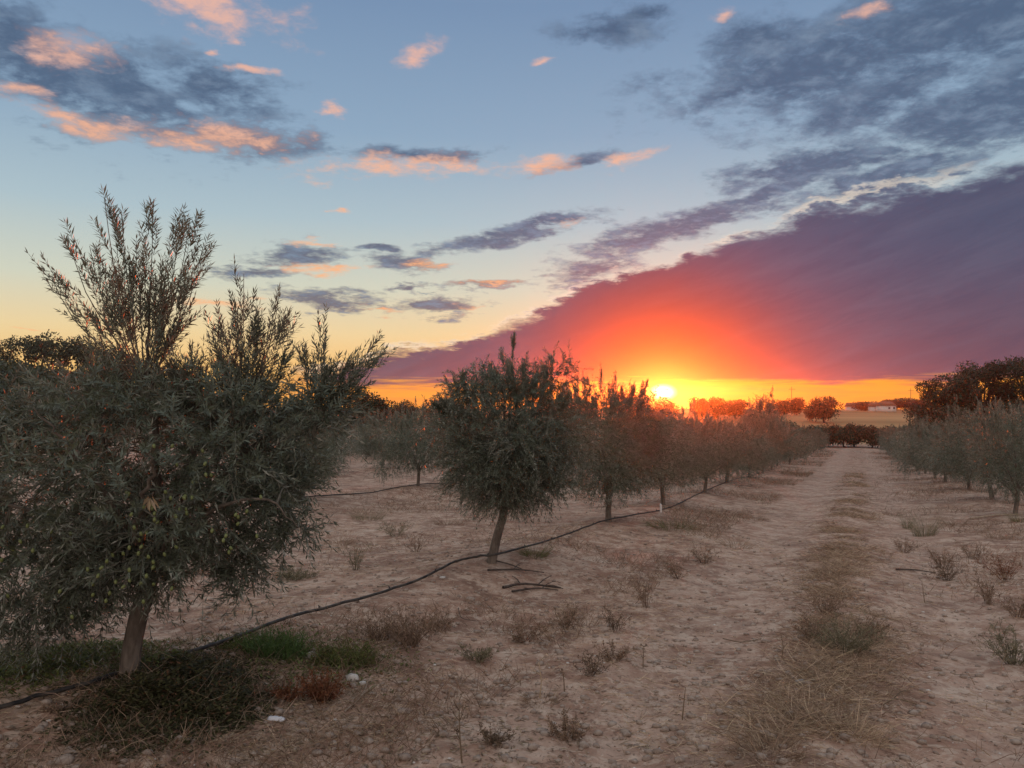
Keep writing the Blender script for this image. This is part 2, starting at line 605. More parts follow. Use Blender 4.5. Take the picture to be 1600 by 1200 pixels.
def leaf_material(name, top, under, trans, tfac=.35, rough=.5, spread=.35, dead=None):
    m, N, out = material(name)
    geo = N.n('ShaderNodeNewGeometry')
    rnd = geo.outputs['Random Per Island']
    c = N.mix(top, under, geo.outputs['Backfacing'])
    hsv = N.n('ShaderNodeHueSaturation')
    N.put(hsv.inputs['Color'], c)
    N.put(hsv.inputs['Value'], N.step(rnd, 0, 1, 1 - spread, 1 + spread))
    N.put(hsv.inputs['Hue'], N.m('ADD', .485, N.m('MULTIPLY', N.m('FRACT', N.m('MULTIPLY', rnd, 17.0)), .03)))
    c = hsv.outputs[0]
    if dead is not None:
        c = N.mix(c, dead, N.step(N.m('FRACT', N.m('MULTIPLY', rnd, 7.77)), .90, .92))
    pb = N.n('ShaderNodeBsdfPrincipled')
    N.put(pb.inputs['Base Color'], c)
    pb.inputs['Roughness'].default_value = rough
    pb.inputs['Specular IOR Level'].default_value = .35
    tr = N.n('ShaderNodeBsdfTranslucent')
    tr.inputs[0].default_value = trans + (1,)
    mx = N.n('ShaderNodeMixShader')
    mx.inputs[0].default_value = tfac
    N.t.links.new(pb.outputs[0], mx.inputs[1]); N.t.links.new(tr.outputs[0], mx.inputs[2])
    N.t.links.new(mx.outputs[0], out.inputs[0])
    return m


def plain(name, a, b, scale=8.0, rough=.85, bump=.4, bdist=.01, spec=.3, stretch=(1, 1, 1), detail=6):
    m, N, out = material(name)
    tc = N.n('ShaderNodeTexCoord')
    v = N.v('MULTIPLY', tc.outputs['Object'], stretch)
    n = N.noise(v, scale, detail, .6, .2)
    pb = N.n('ShaderNodeBsdfPrincipled')
    N.put(pb.inputs['Base Color'], N.mix(a, b, N.step(n, .32, .68)))
    pb.inputs['Roughness'].default_value = rough
    pb.inputs['Specular IOR Level'].default_value = spec
    bp = N.n('ShaderNodeBump')
    bp.inputs['Strength'].default_value = bump
    bp.inputs['Distance'].default_value = bdist
    N.put(bp.inputs['Height'], N.noise(v, scale * 2.3, detail, .65))
    N.t.links.new(bp.outputs[0], pb.inputs['Normal'])
    N.t.links.new(pb.outputs[0], out.inputs[0])
    return m


def soil_material():
    m, N, out = material('dry_soil')
    tc = N.n('ShaderNodeTexCoord')
    v = tc.outputs['Object']
    x, y, z = N.sep(v)
    s = N.m('ADD', N.m('MULTIPLY', x, ST), N.m('MULTIPLY', y, CT))
    p = N.m('SUBTRACT', N.m('MULTIPLY', x, CT), N.m('MULTIPLY', y, ST))
    big = N.noise(v, .55, 5, .6, .3)
    mid = N.noise(v, 3.2, 7, .62, .5)
    fin = N.noise(v, 22.0, 8, .68, .3)
    grit = N.noise(v, 120.0, 4, .7)
    c = N.mix(lin(156, 123, 104), lin(198, 168, 147), N.step(mid, .34, .66))
    c = N.mix(c, lin(166, 128, 108), N.m('MULTIPLY', N.step(big, .45, .7), .6))
    c = N.mix(c, lin(206, 186, 166), N.m('MULTIPLY', N.step(N.m('ADD', N.m('MULTIPLY', fin, .6), N.m('MULTIPLY', mid, .4)), .53, .62), .75))
    c = N.mix(c, lin(92, 68, 54), N.m('MULTIPLY', N.step(fin, .44, .33), .8))
    c = N.mix(c, lin(206, 190, 172), N.m('MULTIPLY', N.step(grit, .66, .74), .5))
    patch = N.noise(N.v('ADD', v, (3.1, 9.4, 0)), 1.4, 6, .62, .8)
    c = N.mix(c, lin(122, 94, 80), N.m('MULTIPLY', N.step(patch, .52, .60), .55))
    c = N.mix(c, lin(206, 188, 170), N.m('MULTIPLY', N.step(patch, .42, .36), .4))
    # compacted, paler wheel tracks and darker litter-rich banks under the rows
    trk = N.m('MAXIMUM', N.step(N.m('ABSOLUTE', N.m('ADD', p, 1.25)), .75, .15), N.step(N.m('ABSOLUTE', N.m('SUBTRACT', p, .85)), .65, .15))
    c = N.mix(c, lin(200, 173, 155), N.m('MULTIPLY', trk, N.step(mid, .3, .6, .08, .36)))
    fl = N.noise(v, 8.0, 9, .72, .6)
    dk = N.noise(N.v('ADD', v, (7.3, 2.1, 0)), 12.0, 8, .7, .4)
    c = N.mix(c, lin(214, 194, 174), N.m('MULTIPLY', N.step(fl, .53, .57), .5))
    c = N.mix(c, lin(108, 82, 68), N.m('MULTIPLY', N.step(dk, .43, .38), .6))
    # pale mown field beyond the orchard
    fieldn = N.noise(N.xyz(N.m('MULTIPLY', s, .05), N.m('MULTIPLY', p, .012), 0), 1.0, 4, .5)
    fc = N.mix(lin(156, 122, 82), lin(192, 156, 110), N.step(fieldn, .35, .65))
    c = N.mix(c, fc, N.step(s, 100.0, 116.0))
    # leaf mould and scrub floor on the hill
    c = N.mix(c, lin(62, 64, 44), N.m('MULTIPLY', N.step(x, -24.0, -34.0), N.step(y, 40.0, 60.0)))
    pb = N.n('ShaderNodeBsdfPrincipled')
    N.put(pb.inputs['Base Color'], c)
    pb.inputs['Roughness'].default_value = .95
    pb.inputs['Specular IOR Level'].default_value = .15
    hgt = N.m('ADD', N.m('ADD', N.m('MULTIPLY', mid, .3), N.m('MULTIPLY', fl, .45)), N.m('ADD', N.m('MULTIPLY', fin, .35), N.m('MULTIPLY', grit, .06)))
    bp = N.n('ShaderNodeBump')
    bp.inputs['Strength'].default_value = .9
    bp.inputs['Distance'].default_value = .035
    N.put(bp.inputs['Height'], hgt)
    N.t.links.new(bp.outputs[0], pb.inputs['Normal'])
    N.t.links.new(pb.outputs[0], out.inputs[0])
    return m


M_SOIL = soil_material()
M_OLIVE = leaf_material('olive_leaf', (.118, .146, .112), (.28, .295, .25), (.24, .23, .09), .16, .40, .4)
M_OAK = leaf_material('oak_leaf', (.040, .052, .026), (.07, .085, .05), (.12, .12, .04), .07, .55, .4)
M_SCRUB = leaf_material('scrub_leaf', (.046, .062, .036), (.085, .10, .062), (.12, .12, .04), .10, .6, .45)
M_BARK = plain('olive_bark', (.11, .09, .074), (.24, .205, .17), 14, .9, .8, .02, .2, (1, 1, .35))
M_TWIG = plain('olive_twig', (.13, .125, .10), (.22, .21, .17), 20, .85, .3)
M_OAKBARK = plain('oak_bark', (.06, .05, .042), (.13, .11, .09), 4, .9, .8, .05, .2, (1, 1, .3))
M_HOSE = plain('black_pipe_plastic', (.016, .016, .017), (.085, .072, .06), 13, .6, .15, .002, .4)
M_STRAW = leaf_material('dry_straw', (.58, .43, .30), (.50, .37, .26), (.4, .3, .16), .2, .8, .4)
M_DRYWEED = leaf_material('dry_weed', (.31, .215, .15), (.27, .185, .13), (.25, .16, .08), .2, .85, .45)
M_BROWNWEED = leaf_material('withered_weed', (.20, .14, .095), (.18, .13, .09), (.15, .09, .05), .15, .85, .4)
M_REDWEED = leaf_material('rusty_weed', (.22, .085, .04), (.18, .08, .04), (.2, .07, .03), .2, .85, .45)
M_GREENWEED = leaf_material('green_weed', (.085, .14, .045), (.10, .15, .055), (.12, .2, .03), .3, .6, .4)
M_MATWEED = leaf_material('mat_weed', (.125, .145, .04), (.14, .155, .05), (.1, .11, .03), .25, .7, .5, (.20, .10, .05))
M_DARKMAT = leaf_material('dark_mat_weed', (.060, .058, .022), (.07, .065, .028), (.1, .09, .03), .2, .7, .5, (.17, .08, .042))
M_GREYWEED = leaf_material('grey_weed', (.25, .22, .14), (.27, .24, .16), (.18, .17, .08), .25, .75, .45)
M_LITTER = leaf_material('fallen_leaf', (.26, .19, .12), (.34, .27, .19), (.2, .14, .08), .1, .8, .45)
M_STONE = plain('field_stone', (.28, .25, .22), (.44, .40, .36), 18, .9, .7, .01)
M_WHITESTONE = plain('white_stone', (.55, .52, .48), (.72, .69, .64), 26, .9, .6, .008)
M_CLOD = plain('soil_clod', (.26, .195, .155), (.42, .345, .285), 30, .95, .6, .01)
M_FRUIT = plain('green_olive', (.13, .17, .05), (.19, .22, .08), 30, .4, .05, .001, .4)
M_PAPER = plain('white_wrapper', (.66, .68, .74), (.78, .79, .82), 14, .6, .3, .005)
M_STICK = plain('pale_stick', (.30, .24, .18), (.46, .38, .29), 22, .9, .5, .004)
M_DARKSTICK = plain('dark_prunings', (.055, .042, .036), (.12, .095, .08), 22, .9, .5, .004)
M_STAKE = plain('white_stake', (.72, .70, .66), (.80, .78, .74), 10, .7, .1)
M_WALL = plain('white_render', (.70, .67, .62), (.80, .78, .73), 1.5, .9, .1)
M_ROOF = plain('clay_roof', (.20, .10, .065), (.32, .17, .11), 3, .9, .4, .05, .2, (1, 8, 1))
M_PANE = plain('dark_pane', (.02, .022, .025), (.04, .042, .046), 2, .2, .0)
M_POLE = plain('pole_wood', (.10, .085, .07), (.16, .14, .12), 3, .9, .2)


# ------------------------------------------------------------------ ground
def build_ground():
    a_front = np.linspace(-48, 48, 560)
    a_rest = np.linspace(48, 312, 90)[1:-1]
    A = np.radians(np.concatenate([a_front, a_rest]))
    rr = np.concatenate([[0.0], np.geomspace(.7, 620, 470)])
    X = rr[:, None] * np.sin(A)[None]; Y = rr[:, None] * np.cos(A)[None]
    Zz = H(X, Y)
    k, n = X.shape
    V = np.stack([X, Y, Zz], -1).reshape(-1, 3)
    i = np.arange(1, k - 1)[:, None] * n; j = np.arange(n)[None]; jn = (j + 1) % n
    q = np.stack([i + j, i + n + j, i + n + jn, i + jn], -1).reshape(-1, 4)
    j0 = np.arange(n)
    f3 = np.stack([np.zeros(n, int), n + j0, n + (j0 + 1) % n], -1)
    g = G(); g.add(V, f3, q)
    o = g.build('ground', M_SOIL, None, True, 'structure')
    return o


build_ground()


# ------------------------------------------------------------------ olive trees
def limb_pts(pts, wob=.02, n=14, r=rng):
    c = bez(pts, n)
    c[1:-1] += r.normal(0, wob, (len(c) - 2, 3)) * np.array([1, 1, .4])
    return c


def spire(B0, B1, spread, n, l0, l1, r=rng, hi=.74):
    """upright bush of shoots on a leader: bases, directions, lengths, bends"""
    B0 = np.asarray(B0, float); B1 = np.asarray(B1, float)
    t = r.random(n) ** .9
    ax = unit(B1 - B0)
    B = B0 + (B1 - B0) * t[:, None] * hi
    ph = r.uniform(0, 2 * pi, n)
    u = unit(np.cross(ax, [0, 1, .1])); w = np.cross(ax, u)
    out = np.cos(ph)[:, None] * u + np.sin(ph)[:, None] * w
    k = (spread * (1 - .55 * t) * r.uniform(.15, 1.15, n))[:, None]
    D = unit(ax + out * k)
    B = B + out * k * .12 * np.linalg.norm(B1 - B0)
    L = (l0 + (l1 - l0) * t) * r.uniform(.6, 1.2, n)
    bend = ax[None] * .22 - out * k * .12
    return B, D, L, bend


def hero_tree():
    d = 4.6
    k = d / F
    bx, by, bz = on_ground(200, 1062)
    d = by; k = d / F
    root = thing('olive_tree', (bx, by, bz - .02), 'nearest large olive tree with three leafy spires, filling the left side', 'tree')

    def L3(px, py, yy=0.0):
        return np.array([(px - 200) * k, yy, (1062 - py) * k])
    r = np.random.default_rng(5)
    # trunk
    g = G()
    c = bez([L3(198, 1075), L3(201, 1055), L3(206, 1010), L3(216, 960), L3(229, 915), L3(236, 870), L3(238, 835)], 26)
    rad = np.interp(np.linspace(0, 1, len(c)), [0, .08, .2, .6, 1], [.080, .066, .056, .052, .048])
    rad = rad * (1 + .10 * fbm(np.arange(len(c)) * .5, np.full(len(c), 2.2), 2, 4))
    tube(g, c, rad, 12)
    tr = g.build('trunk', M_BARK, root, True)
    # limbs
    limbs = [
        ([L3(237, 880), L3(240, 790, .03), L3(236, 690, .02), L3(228, 600), L3(226, 520), L3(227, 440)], .034),
        ([L3(238, 870), L3(270, 780, -.05), L3(330, 660, -.08), L3(365, 590, -.05), L3(380, 530, -.05)], .028),
        ([L3(238, 860), L3(320, 760, .1), L3(420, 670, .1), L3(470, 625, .06), L3(505, 590, .04)], .024),
        ([L3(234, 880), L3(190, 780, .12), L3(110, 690, .2), L3(20, 640, .25), L3(-60, 620, .2)], .026),
        ([L3(222, 905), L3(178, 862, -.18), L3(140, 812, -.3), L3(80, 780, -.36), L3(0, 770, -.4), L3(-70, 800, -.4)], .020),
        ([L3(234, 895), L3(300, 830, -.25), L3(380, 780, -.4), L3(450, 770, -.42), L3(490, 810, -.4)], .020),
        ([L3(234, 870), L3(250, 760, .3), L3(280, 660, .5), L3(300, 620, .7)], .026),
        ([L3(234, 880), L3(220, 780, -.35), L3(190, 690, -.6), L3(170, 640, -.75)], .024),
        ([L3(234, 880), L3(260, 810, -.4), L3(310, 730, -.62), L3(330, 690, -.8)], .022),
        ([L3(228, 900), L3(180, 850, .3), L3(90, 820, .5), L3(-10, 850, .55), L3(-70, 900, .5)], .020),
    ]
    curves = []
    for pts, r0 in limbs:
        cc = limb_pts(pts, .008, 24, r)
        g = G(); tube(g, cc, np.linspace(r0, .0025, len(cc)), 7)
        g.build('limb', M_BARK, root, True)
        curves.append(cc)
    nodes = np.vstack(curves)
    fol = G(); tw = G()
    # body of the crown
    ell = [(235, 715, 235, 135, .95, 330), (90, 770, 190, 150, .9, 250), (390, 700, 108, 112, .7, 150), (50, 890, 130, 100, .6, 130),
           (290, 810, 160, 95, .75, 190), (372, 880, 42, 60, .22, 34), (-60, 740, 120, 140, .8, 130), (445, 765, 46, 62, .4, 50),
           (40, 960, 100, 46, .4, 50), (200, 870, 110, 60, .6, 70), (350, 635, 110, 62, .5, 80), (180, 620, 130, 52, .6, 90),
           (495, 640, 50, 42, .25, 36), (120, 940, 46, 52, .2, 26), (300, 880, 60, 42, .35, 36), (455, 825, 34, 24, .2, 16), (225, 880, 45, 50, .2, 36)]
    AB, AD = [], []
    for (px, py, rx, rz, ry, n) in ell:
        n = int(n * 1.5)
        B, v = in_ellipsoid(n, L3(px, py), (rx * k, ry, rz * k), .45, r)
        lowf = np.clip((py - 720) / 200.0, -1, 1)
        D = v * np.array([1, 1, .8]) + r.normal(0, .45, (n, 3)) + np.array([0, 0, .35 - .65 * max(lowf, -.2)])
        AB.append(B); AD.append(D)
    B = np.vstack(AB); D = np.vstack(AD)
    n = len(B)
    L = r.uniform(.14, .36, n)
    bend = np.zeros((n, 3)); bend[:, 2] = r.uniform(-.45, .12, n)
    B = B - unit(D) * L[:, None] * .45
    shoots(fol, tw, B, D, L, bend, 13, (.048, .074), .185, (.5, 1.05), False, .0024, r)
    # twigs joining part of the shoots to the nearest limb
    for i in r.choice(n, 330, replace=False):
        j = np.argmin(np.sum((nodes - B[i]) ** 2, 1))
        a, b = nodes[j], B[i]
        mdl = (a + b) / 2 + np.array([0, 0, .12 * np.linalg.norm(a - b)])
        tube(tw, bez([a, mdl, b], 6), np.linspace(.006, .0026, 6), 4, False)
    # hanging whips
    m = 34
    Bw, v = in_ellipsoid(m, L3(70, 900), (200 * k, .6, 60 * k), .5, r)
    Dw = np.stack([r.normal(0, .3, m), r.normal(0, .3, m), -np.ones(m)], -1)
    shoots(fol, tw, Bw, Dw, r.uniform(.18, .34, m), np.zeros((m, 3)), 11, (.045, .065), .17, (.4, .8), False, .0022, r)
    # spires against the sky: the best visible leaves are parts of their own
    sp_fol = G()
    allS = []
    fans = []
    for base, tips, nn, l0, l1, dep in [
            ((222, 610), [(78, 425), (88, 350), (112, 488), (128, 372), (168, 300), (150, 420), (198, 322), (228, 290), (214, 400), (262, 324), (296, 330), (310, 362), (270, 420), (304, 436), (280, 500), (180, 480), (236, 480)], 15, .22, .13, .34),
            ((372, 670), [(320, 486), (345, 520), (386, 420), (372, 480), (428, 432), (405, 500), (446, 500), (448, 560), (335, 580), (400, 570)], 15, .20, .12, .28),
            ((484, 660), [(474, 540), (510, 508), (506, 580), (545, 560), (578, 535), (592, 560), (560, 600), (530, 610)], 11, .16, .11, .2),
            ((160, 690), [(130, 530), (120, 590), (155, 570), (175, 590)], 12, .18, .12, .3),
            ((40, 720), [(60, 630), (10, 640), (25, 655), (95, 635), (-30, 650)], 14, .18, .12, .4),
            ((290, 680), [(270, 570), (310, 560), (300, 610), (255, 590)], 14, .18, .12, .4)]:
        for t in tips:
            yb = r.uniform(-.5, .5) * dep
            bb = L3(base[0] * .75 + t[0] * .25, base[1] * .8 + t[1] * .2, yb * .4)
            tt = L3(t[0], t[1], yb)
            fans.append((bb, bb + (tt - bb) * .93, .78, nn + 3, l0, l1))
            mdl = (bb + tt) / 2 + np.array([(tt - bb)[0] * .12, 0, -.02])
            tube(tw, bez([L3(base[0], base[1] + 30, 0), bb, mdl, bb + (tt - bb) * .92], 10), [.007, .005, .003, .0016], 4, False)
    for (b, t, spread, nn, l0, l1) in fans:
        allS.append(spire(b, t, spread, nn, l0, l1, r, .9))
    B = np.vstack([a[0] for a in allS]); D = np.vstack([a[1] for a in allS])
    L = np.concatenate([a[2] for a in allS]); bend = np.vstack([a[3] for a in allS])
    bend = bend + r.normal(0, .12, bend.shape)
    pos, tan = shoots(fol, tw, B, D, L, bend, 10, (.044, .066), .165, (.45, .95), False, .0022, r)
    fol.build('crown', M_OLIVE, root, False, 'stuff')
    tw.build('branchwork', M_TWIG, root, True, 'stuff')
    # single leaves standing out along the spires
    one = G()
    leaf_set(one, np.zeros((1, 3)), np.array([[1., 0, 0]]), np.array([[0, 0, 1.]]), [.064], [.0105], .2)
    me = one.mesh('leaf', M_OLIVE)
    order = np.argsort(-pos[:, -1, 2])[:44]
    cnt = 0
    for i in order:
        for q in (5, 7, 8):
            for sgn in (1, -1):
                if cnt >= 250:
                    break
                t = Vector(tan[i, q]); o = Vector(unit(np.cross(tan[i, q], [0.2, 1, 0.1]))) * sgn
                dr = (t * .75 + o * .65 + Vector(r.normal(0, .1, 3))).normalized()
                lf = bpy.data.objects.new('leaf', me); COL.objects.link(lf); lf.parent = root
                lf.location = pos[i, q]
                lf.rotation_euler = dr.to_track_quat('X', 'Z').to_euler()
                lf.scale = [r.uniform(.8, 1.1)] * 3
                cnt += 1
    # green olives hanging in the lower crown
    th = np.linspace(0, pi, 6); ph = np.linspace(0, 2 * pi, 8, endpoint=False)
    V = np.stack([np.outer(np.sin(th), np.cos(ph)) * .0085, np.outer(np.sin(th), np.sin(ph)) * .0085, np.outer(np.cos(th), np.ones(8)) * .0125], -1).reshape(-1, 3)
    i = np.arange(5)[:, None] * 8; j = np.arange(8)[None]
    og = G(); og.add(V, None, np.stack([i + j, i + 8 + j, i + 8 + (j + 1) % 8, i + (j + 1) % 8], -1).reshape(-1, 4))
    om = og.mesh('olive', M_FRUIT, True)
    for q in range(90):
        cx, cy = random.choice([(270, 840), (300, 800), (350, 800), (250, 880), (410, 800), (440, 790), (310, 860), (190, 800), (120, 860), (350, 745)])
        o = bpy.data.objects.new('olive', om); COL.objects.link(o); o.parent = root
        o.location = L3(cx + r.normal(0, 22), cy + r.normal(0, 24), -.62 + r.uniform(-.16, .1))
        o.rotation_euler = (r.normal(0, .3), r.normal(0, .3), 0)
    # the withered pale leaves caught in the front of the crown
    wg = G()
    m = 9
    leaf_set(wg, np.tile(L3(338, 752, -.88), (m, 1)) + r.normal(0, .006, (m, 3)), np.stack([r.normal(0, .35, m), r.normal(0, .3, m), -np.ones(m)], -1), r.normal(0, 1, (m, 3)), r.uniform(.05, .075, m), r.uniform(.012, .018, m))
    wg.build('withered_leaf', M_LITTER, root, False, None, 'pale dried leaves hanging at the front of the crown')
    return root


def olive_variant(seed, n_shoots, m, lod, height=2.5, width=1.15, lean=.0, base=.55, spires=9, wid=.2, ls=1.0):
    """a young grafted olive: short trunk, limbs, rounded leafy crown with upright shoots"""
    r = np.random.default_rng(seed)
    gT = G()
    tx = lean
    gs = G()
    c = bez([(0, 0, -.06), (.01, 0, .03), (tx * .45, .01, base * .5), (tx, .02, base), (tx * 1.2, .03, base + .3)], 12)
    tube(gT, c, np.interp(np.linspace(0, 1, len(c)), [0, .15, .3, 1], [.098, .066, .057, .042]), 9 if lod < 2 else 6)
    limbs = []
    nl = 7 if lod < 2 else 4
    for q in range(nl):
        a = q * 2 * pi / nl + r.uniform(-.3, .3)
        rr = width * r.uniform(.45, .75)
        zt = base + r.uniform(.55, 1.2)
        gl = G()
        cc = bez([(tx * 1.1, .03, base + r.uniform(0, .2)), (tx + cos(a) * rr * .4, sin(a) * rr * .4, base + (zt - base) * .55), (tx + cos(a) * rr, sin(a) * rr, zt)], 8)
        tube(gl, cc, np.linspace(.026, .006, len(cc)), 5)
        limbs.append(gl)
    fol = G(); tw = G() if lod < 1 else None
    cz = base + (height - base) * .44
    rz = (height - base) * .46
    B, v = in_ellipsoid(int(n_shoots * .62), (tx, 0, cz), (width * .9, width * .9, rz), .35, r)
    D = v * .8 + r.normal(0, .4, v.shape) + np.array([0, 0, .25])
    B2, v2 = [], []
    b, vv = in_ellipsoid(int(n_shoots * .22), (tx, 0, cz - rz * .38), (width * .9, width * .9, rz * .5), .2, r)
    B2.append(b); v2.append(vv * .8 + r.normal(0, .4, vv.shape) + np.array([0, 0, -.2]))
    for q in range(8):
        a = r.uniform(0, 2 * pi); ko = r.uniform(.55, .95)
        cc = (tx + cos(a) * width * ko, sin(a) * width * ko, cz + r.uniform(-.75, .75) * rz)
        b, vv = in_ellipsoid(int(n_shoots * .045), cc, (width * .42, width * .42, rz * .4), .2, r)
        B2.append(b); v2.append(vv * .7 + r.normal(0, .4, vv.shape) + np.array([0, 0, -.25]))
    B = np.vstack([B] + B2); D = np.vstack([D] + v2)
    n = len(B)
    L = r.uniform(.15, .34, n) * ls
    bend = np.zeros((n, 3)); bend[:, 2] = r.uniform(-.4, .15, n)
    leaf = (.045 * ls, .066 * ls)
    shoots(fol, tw, B - unit(D) * L[:, None] * .4, D, L, bend, m, leaf, wid, (.5, 1.0), lod > 0, .0026, r)
    arr = []
    for q in range(spires):
        a = r.uniform(0, 2 * pi); rr = width * math.sqrt(r.uniform(0, .62))
        b = np.array([tx + cos(a) * rr, sin(a) * rr, cz + rz * (.55 - .35 * rr / width)])
        hh = height - b[2]
        t = b + np.array([cos(a) * .14 * rr + r.normal(0, .05), sin(a) * .14 * rr + r.normal(0, .05), hh * ((r.uniform(.25, 1.0) ** 1.3) * (1 - .5 * (rr / width) ** 2) if q else 1.05)])
        arr.append(spire(b, t, .38, r.integers(11, 19), .22 * ls, .11 * ls, r, .93))
        tube(gs, bez([b - np.array([cos(a) * .1, sin(a) * .1, .35]), b, b + (t - b) * .5 + r.normal(0, .015, 3), t], 7), [.006, .002], 3, False)
    if arr:
        B = np.vstack([q[0] for q in arr]); D = np.vstack([q[1] for q in arr]); L = np.concatenate([q[2] for q in arr]); bd = np.vstack([q[3] for q in arr])
        shoots(fol, tw, B, D, L, bd, m, leaf, wid, (.4, .8), lod > 0, .0024, r)
    if tw is None:
        tw = G()
    tw.v += gs.v; tw.f4 += [f + tw.n for f in gs.f4]; tw.n += gs.n
    return gT, limbs, fol, tw


def plant_olive(root, parts):
    gT, limbs, fol, tw = parts
    gT.build('trunk', M_BARK, root, True)
    for gl in limbs:
        gl.build('limb', M_BARK, root, True)
    fol.build('crown', M_OLIVE, root, False, 'stuff')
    if tw is not None and tw.n:
        tw.build('branchwork', M_TWIG, root, True, 'stuff')


def foot(s, p):
    x, y = xy(s, p)
    return (x, y, float(H(x, y)) - .02)


hero_tree()

ORD = ['first', 'second', 'third', 'fourth', 'fifth', 'sixth', 'seventh', 'eighth', 'ninth', 'tenth', 'eleventh', 'twelfth', 'thirteenth', 'fourteenth', 'fifteenth', 'sixteenth', 'seventeenth', 'eighteenth', 'nineteenth', 'twentieth', 'twenty-first']
LEFT_GROUP = 'olive trees in the row left of the track'
# second tree of the near row, seen almost whole
x, y, z = on_ground(767, 880)
t2 = thing('olive_tree', (x, y, z - .02), 'round olive tree with bare pale trunk touching the black pipe, middle of picture', 'tree', LEFT_GROUP)
plant_olive(t2, olive_variant(102, 2300, 12, 0, 2.50, .84, .15, .60, 30, .2))
x, y, z = on_ground(950, 814)
t3 = thing('olive_tree', (x, y, z - .02), 'third olive tree along the near row, left of the setting sun', 'tree', LEFT_GROUP)
plant_olive(t3, olive_variant(131, 2300, 11, 1, 2.66, 1.12, .02, .40, 30, .22))

variants = []
for q, (sd, w_, h_) in enumerate([(201, 1.25, 2.45), (217, 1.15, 2.6), (233, 1.3, 2.35)]):
    variants.append((sd, w_, h_))
protos = []


def olive_at(s, p, label, group, var, rz, sc, near=True):
    key = (var, near)
    loc = foot(s, p)
    for k_, pr in protos:
        if k_ == key:
            return copy_tree(pr, loc, rz, sc, label, group)
    sd, w_, h_ = variants[var % len(variants)]
    root = thing('olive_tree', loc, label, 'tree', group, rz)
    if near:
        plant_olive(root, olive_variant(sd, 1900, 10, 1, h_, w_, .05, .36, 26, .24))
    else:
        plant_olive(root, olive_variant(sd + 5, 620, 8, 2, h_, w_, .03, .34, 16, .32, 1.5))
    root.scale = (sc, sc, sc) if not hasattr(sc, '__len__') else sc
    protos.append((key, root))
    return root


rr = random.Random(3)


def row(p, s0, n, name, ordinal0, group, land, far_from=42.0, jit=.25, h0=1.0, skip=()):
    for q in range(n):
        if q in skip:
            continue
        s = s0 + 4.6 * q + rr.uniform(-1.6 * jit, 1.6 * jit)
        i = ordinal0 + q
        if s < 55:
            lab = '%s olive tree from the camera, row %s' % (ORD[i], land)
        else:
            lab = 'small distant olive tree, %s from the far end, row %s' % (ORD[n - 1 - q] if q < n - 1 else 'last', land)
        hz = h0 * rr.uniform(.78, 1.14)
        wz = rr.uniform(.78, 1.12)
        olive_at(s, p + rr.uniform(-.2, .2), lab, group, rr.randrange(3), rr.uniform(0, 6.28), (wz * rr.uniform(.94, 1.06), wz * rr.uniform(.94, 1.06), hz), s < far_from)


row(-3.96, 3.27 + 4.6 * 3, 17, 'left', 3, LEFT_GROUP, 'left of the track', jit=.2)
row(3.1, 19.25, 16, 'right', 0, 'olive trees in the row right of the track', 'right of the track')
row(-11.0, 13.5, 17, 'second', 0, 'olive trees in the second row left of the track', 'behind the near left one', h0=1.02)
row(-18.0, 22.6, 15, 'third', 0, 'olive trees in the third row left of the track', 'third left of the track', 30)
row(-25.0, 27.0, 12, 'fourth', 0, 'olive trees in the fourth row left of the track', 'fourth left of the track', 20)
row(10.1, 40.0, 13, 'right2', 0, 'olive trees in the second row right of the track', 'behind the right-hand one', 40)


# ------------------------------------------------------------------ broadleaf trees
def oak_parts(seed, h, w, base, n_blob, per, leaf, flat=.8, gap=.0, lobe=.34):
    r = np.random.default_rng(seed)
    gT = G(); fol = G(); limbs = []
    c = bez([(0, 0, -.3), (.05, 0, base * .4), (r.uniform(-.2, .2), 0, base), (r.uniform(-.3, .3), .1, h * .62)], 10)
    tube(gT, c, np.linspace(h * .05, h * .02, len(c)), 8)
    cz = base + (h - base) * .5
    for q in range(n_blob):
        a = r.uniform(0, 2 * pi); u = r.uniform(-1, 1)
        rad = math.sqrt(max(0, 1 - u * u))
        k = r.uniform(.55, 1.0)
        cc = np.array([cos(a) * rad * w * .68 * k, sin(a) * rad * w * .68 * k, cz + u * (h - base) * .40 * k])
        if -.8 < u < .0 and gap > 0 and r.random() < gap:
            continue
        br = w * lobe * r.uniform(.6, 1.2)
        v = unit(r.normal(size=(per, 3)))
        P = cc + v * br * np.array([1, 1, flat]) * r.uniform(.55, 1.05, (per, 1))
        D = unit(v * .6 + r.normal(0, .7, (per, 3)))
        U = unit(v + np.array([0, 0, .7]) + r.normal(0, .5, (per, 3)))
        leaf_set(fol, P, D, U, leaf * r.uniform(.6, 1.3, per), leaf * .62 * r.uniform(.7, 1.3, per), .1, True)
        if q % 2 == 0:
            gl = G()
            st = c[int(len(c) * r.uniform(.55, .95))]
            tube(gl, bez([st, (st + cc) / 2 + np.array([0, 0, -.1 * h * .3]), cc], 7), np.linspace(h * .018, h * .004, 7), 5)
            limbs.append(gl)
    return gT, limbs, fol


def oak(name, loc, label, parts, cat='tree', group=None, rz=0.0, sc=1.0, leafmat=None, with_limbs=True):
    root = thing(name, loc, label, cat, group, rz)
    gT, limbs, fol = parts
    gT.build('trunk', M_OAKBARK, root, True)
    if with_limbs:
        for gl in limbs:
            gl.build('limb', M_OAKBARK, root, True)
    fol.build('crown', leafmat or M_OAK, root, False, 'stuff')
    root.scale = (sc, sc, sc)
    return root


def place_px(px, depth):
    x = (px - 800) / F * depth
    return (x, depth, float(H(x, depth)))


def top_h(px, py, depth):
    p = place_px(px, depth)
    return at_depth(px, py, depth)[2] - p[2]


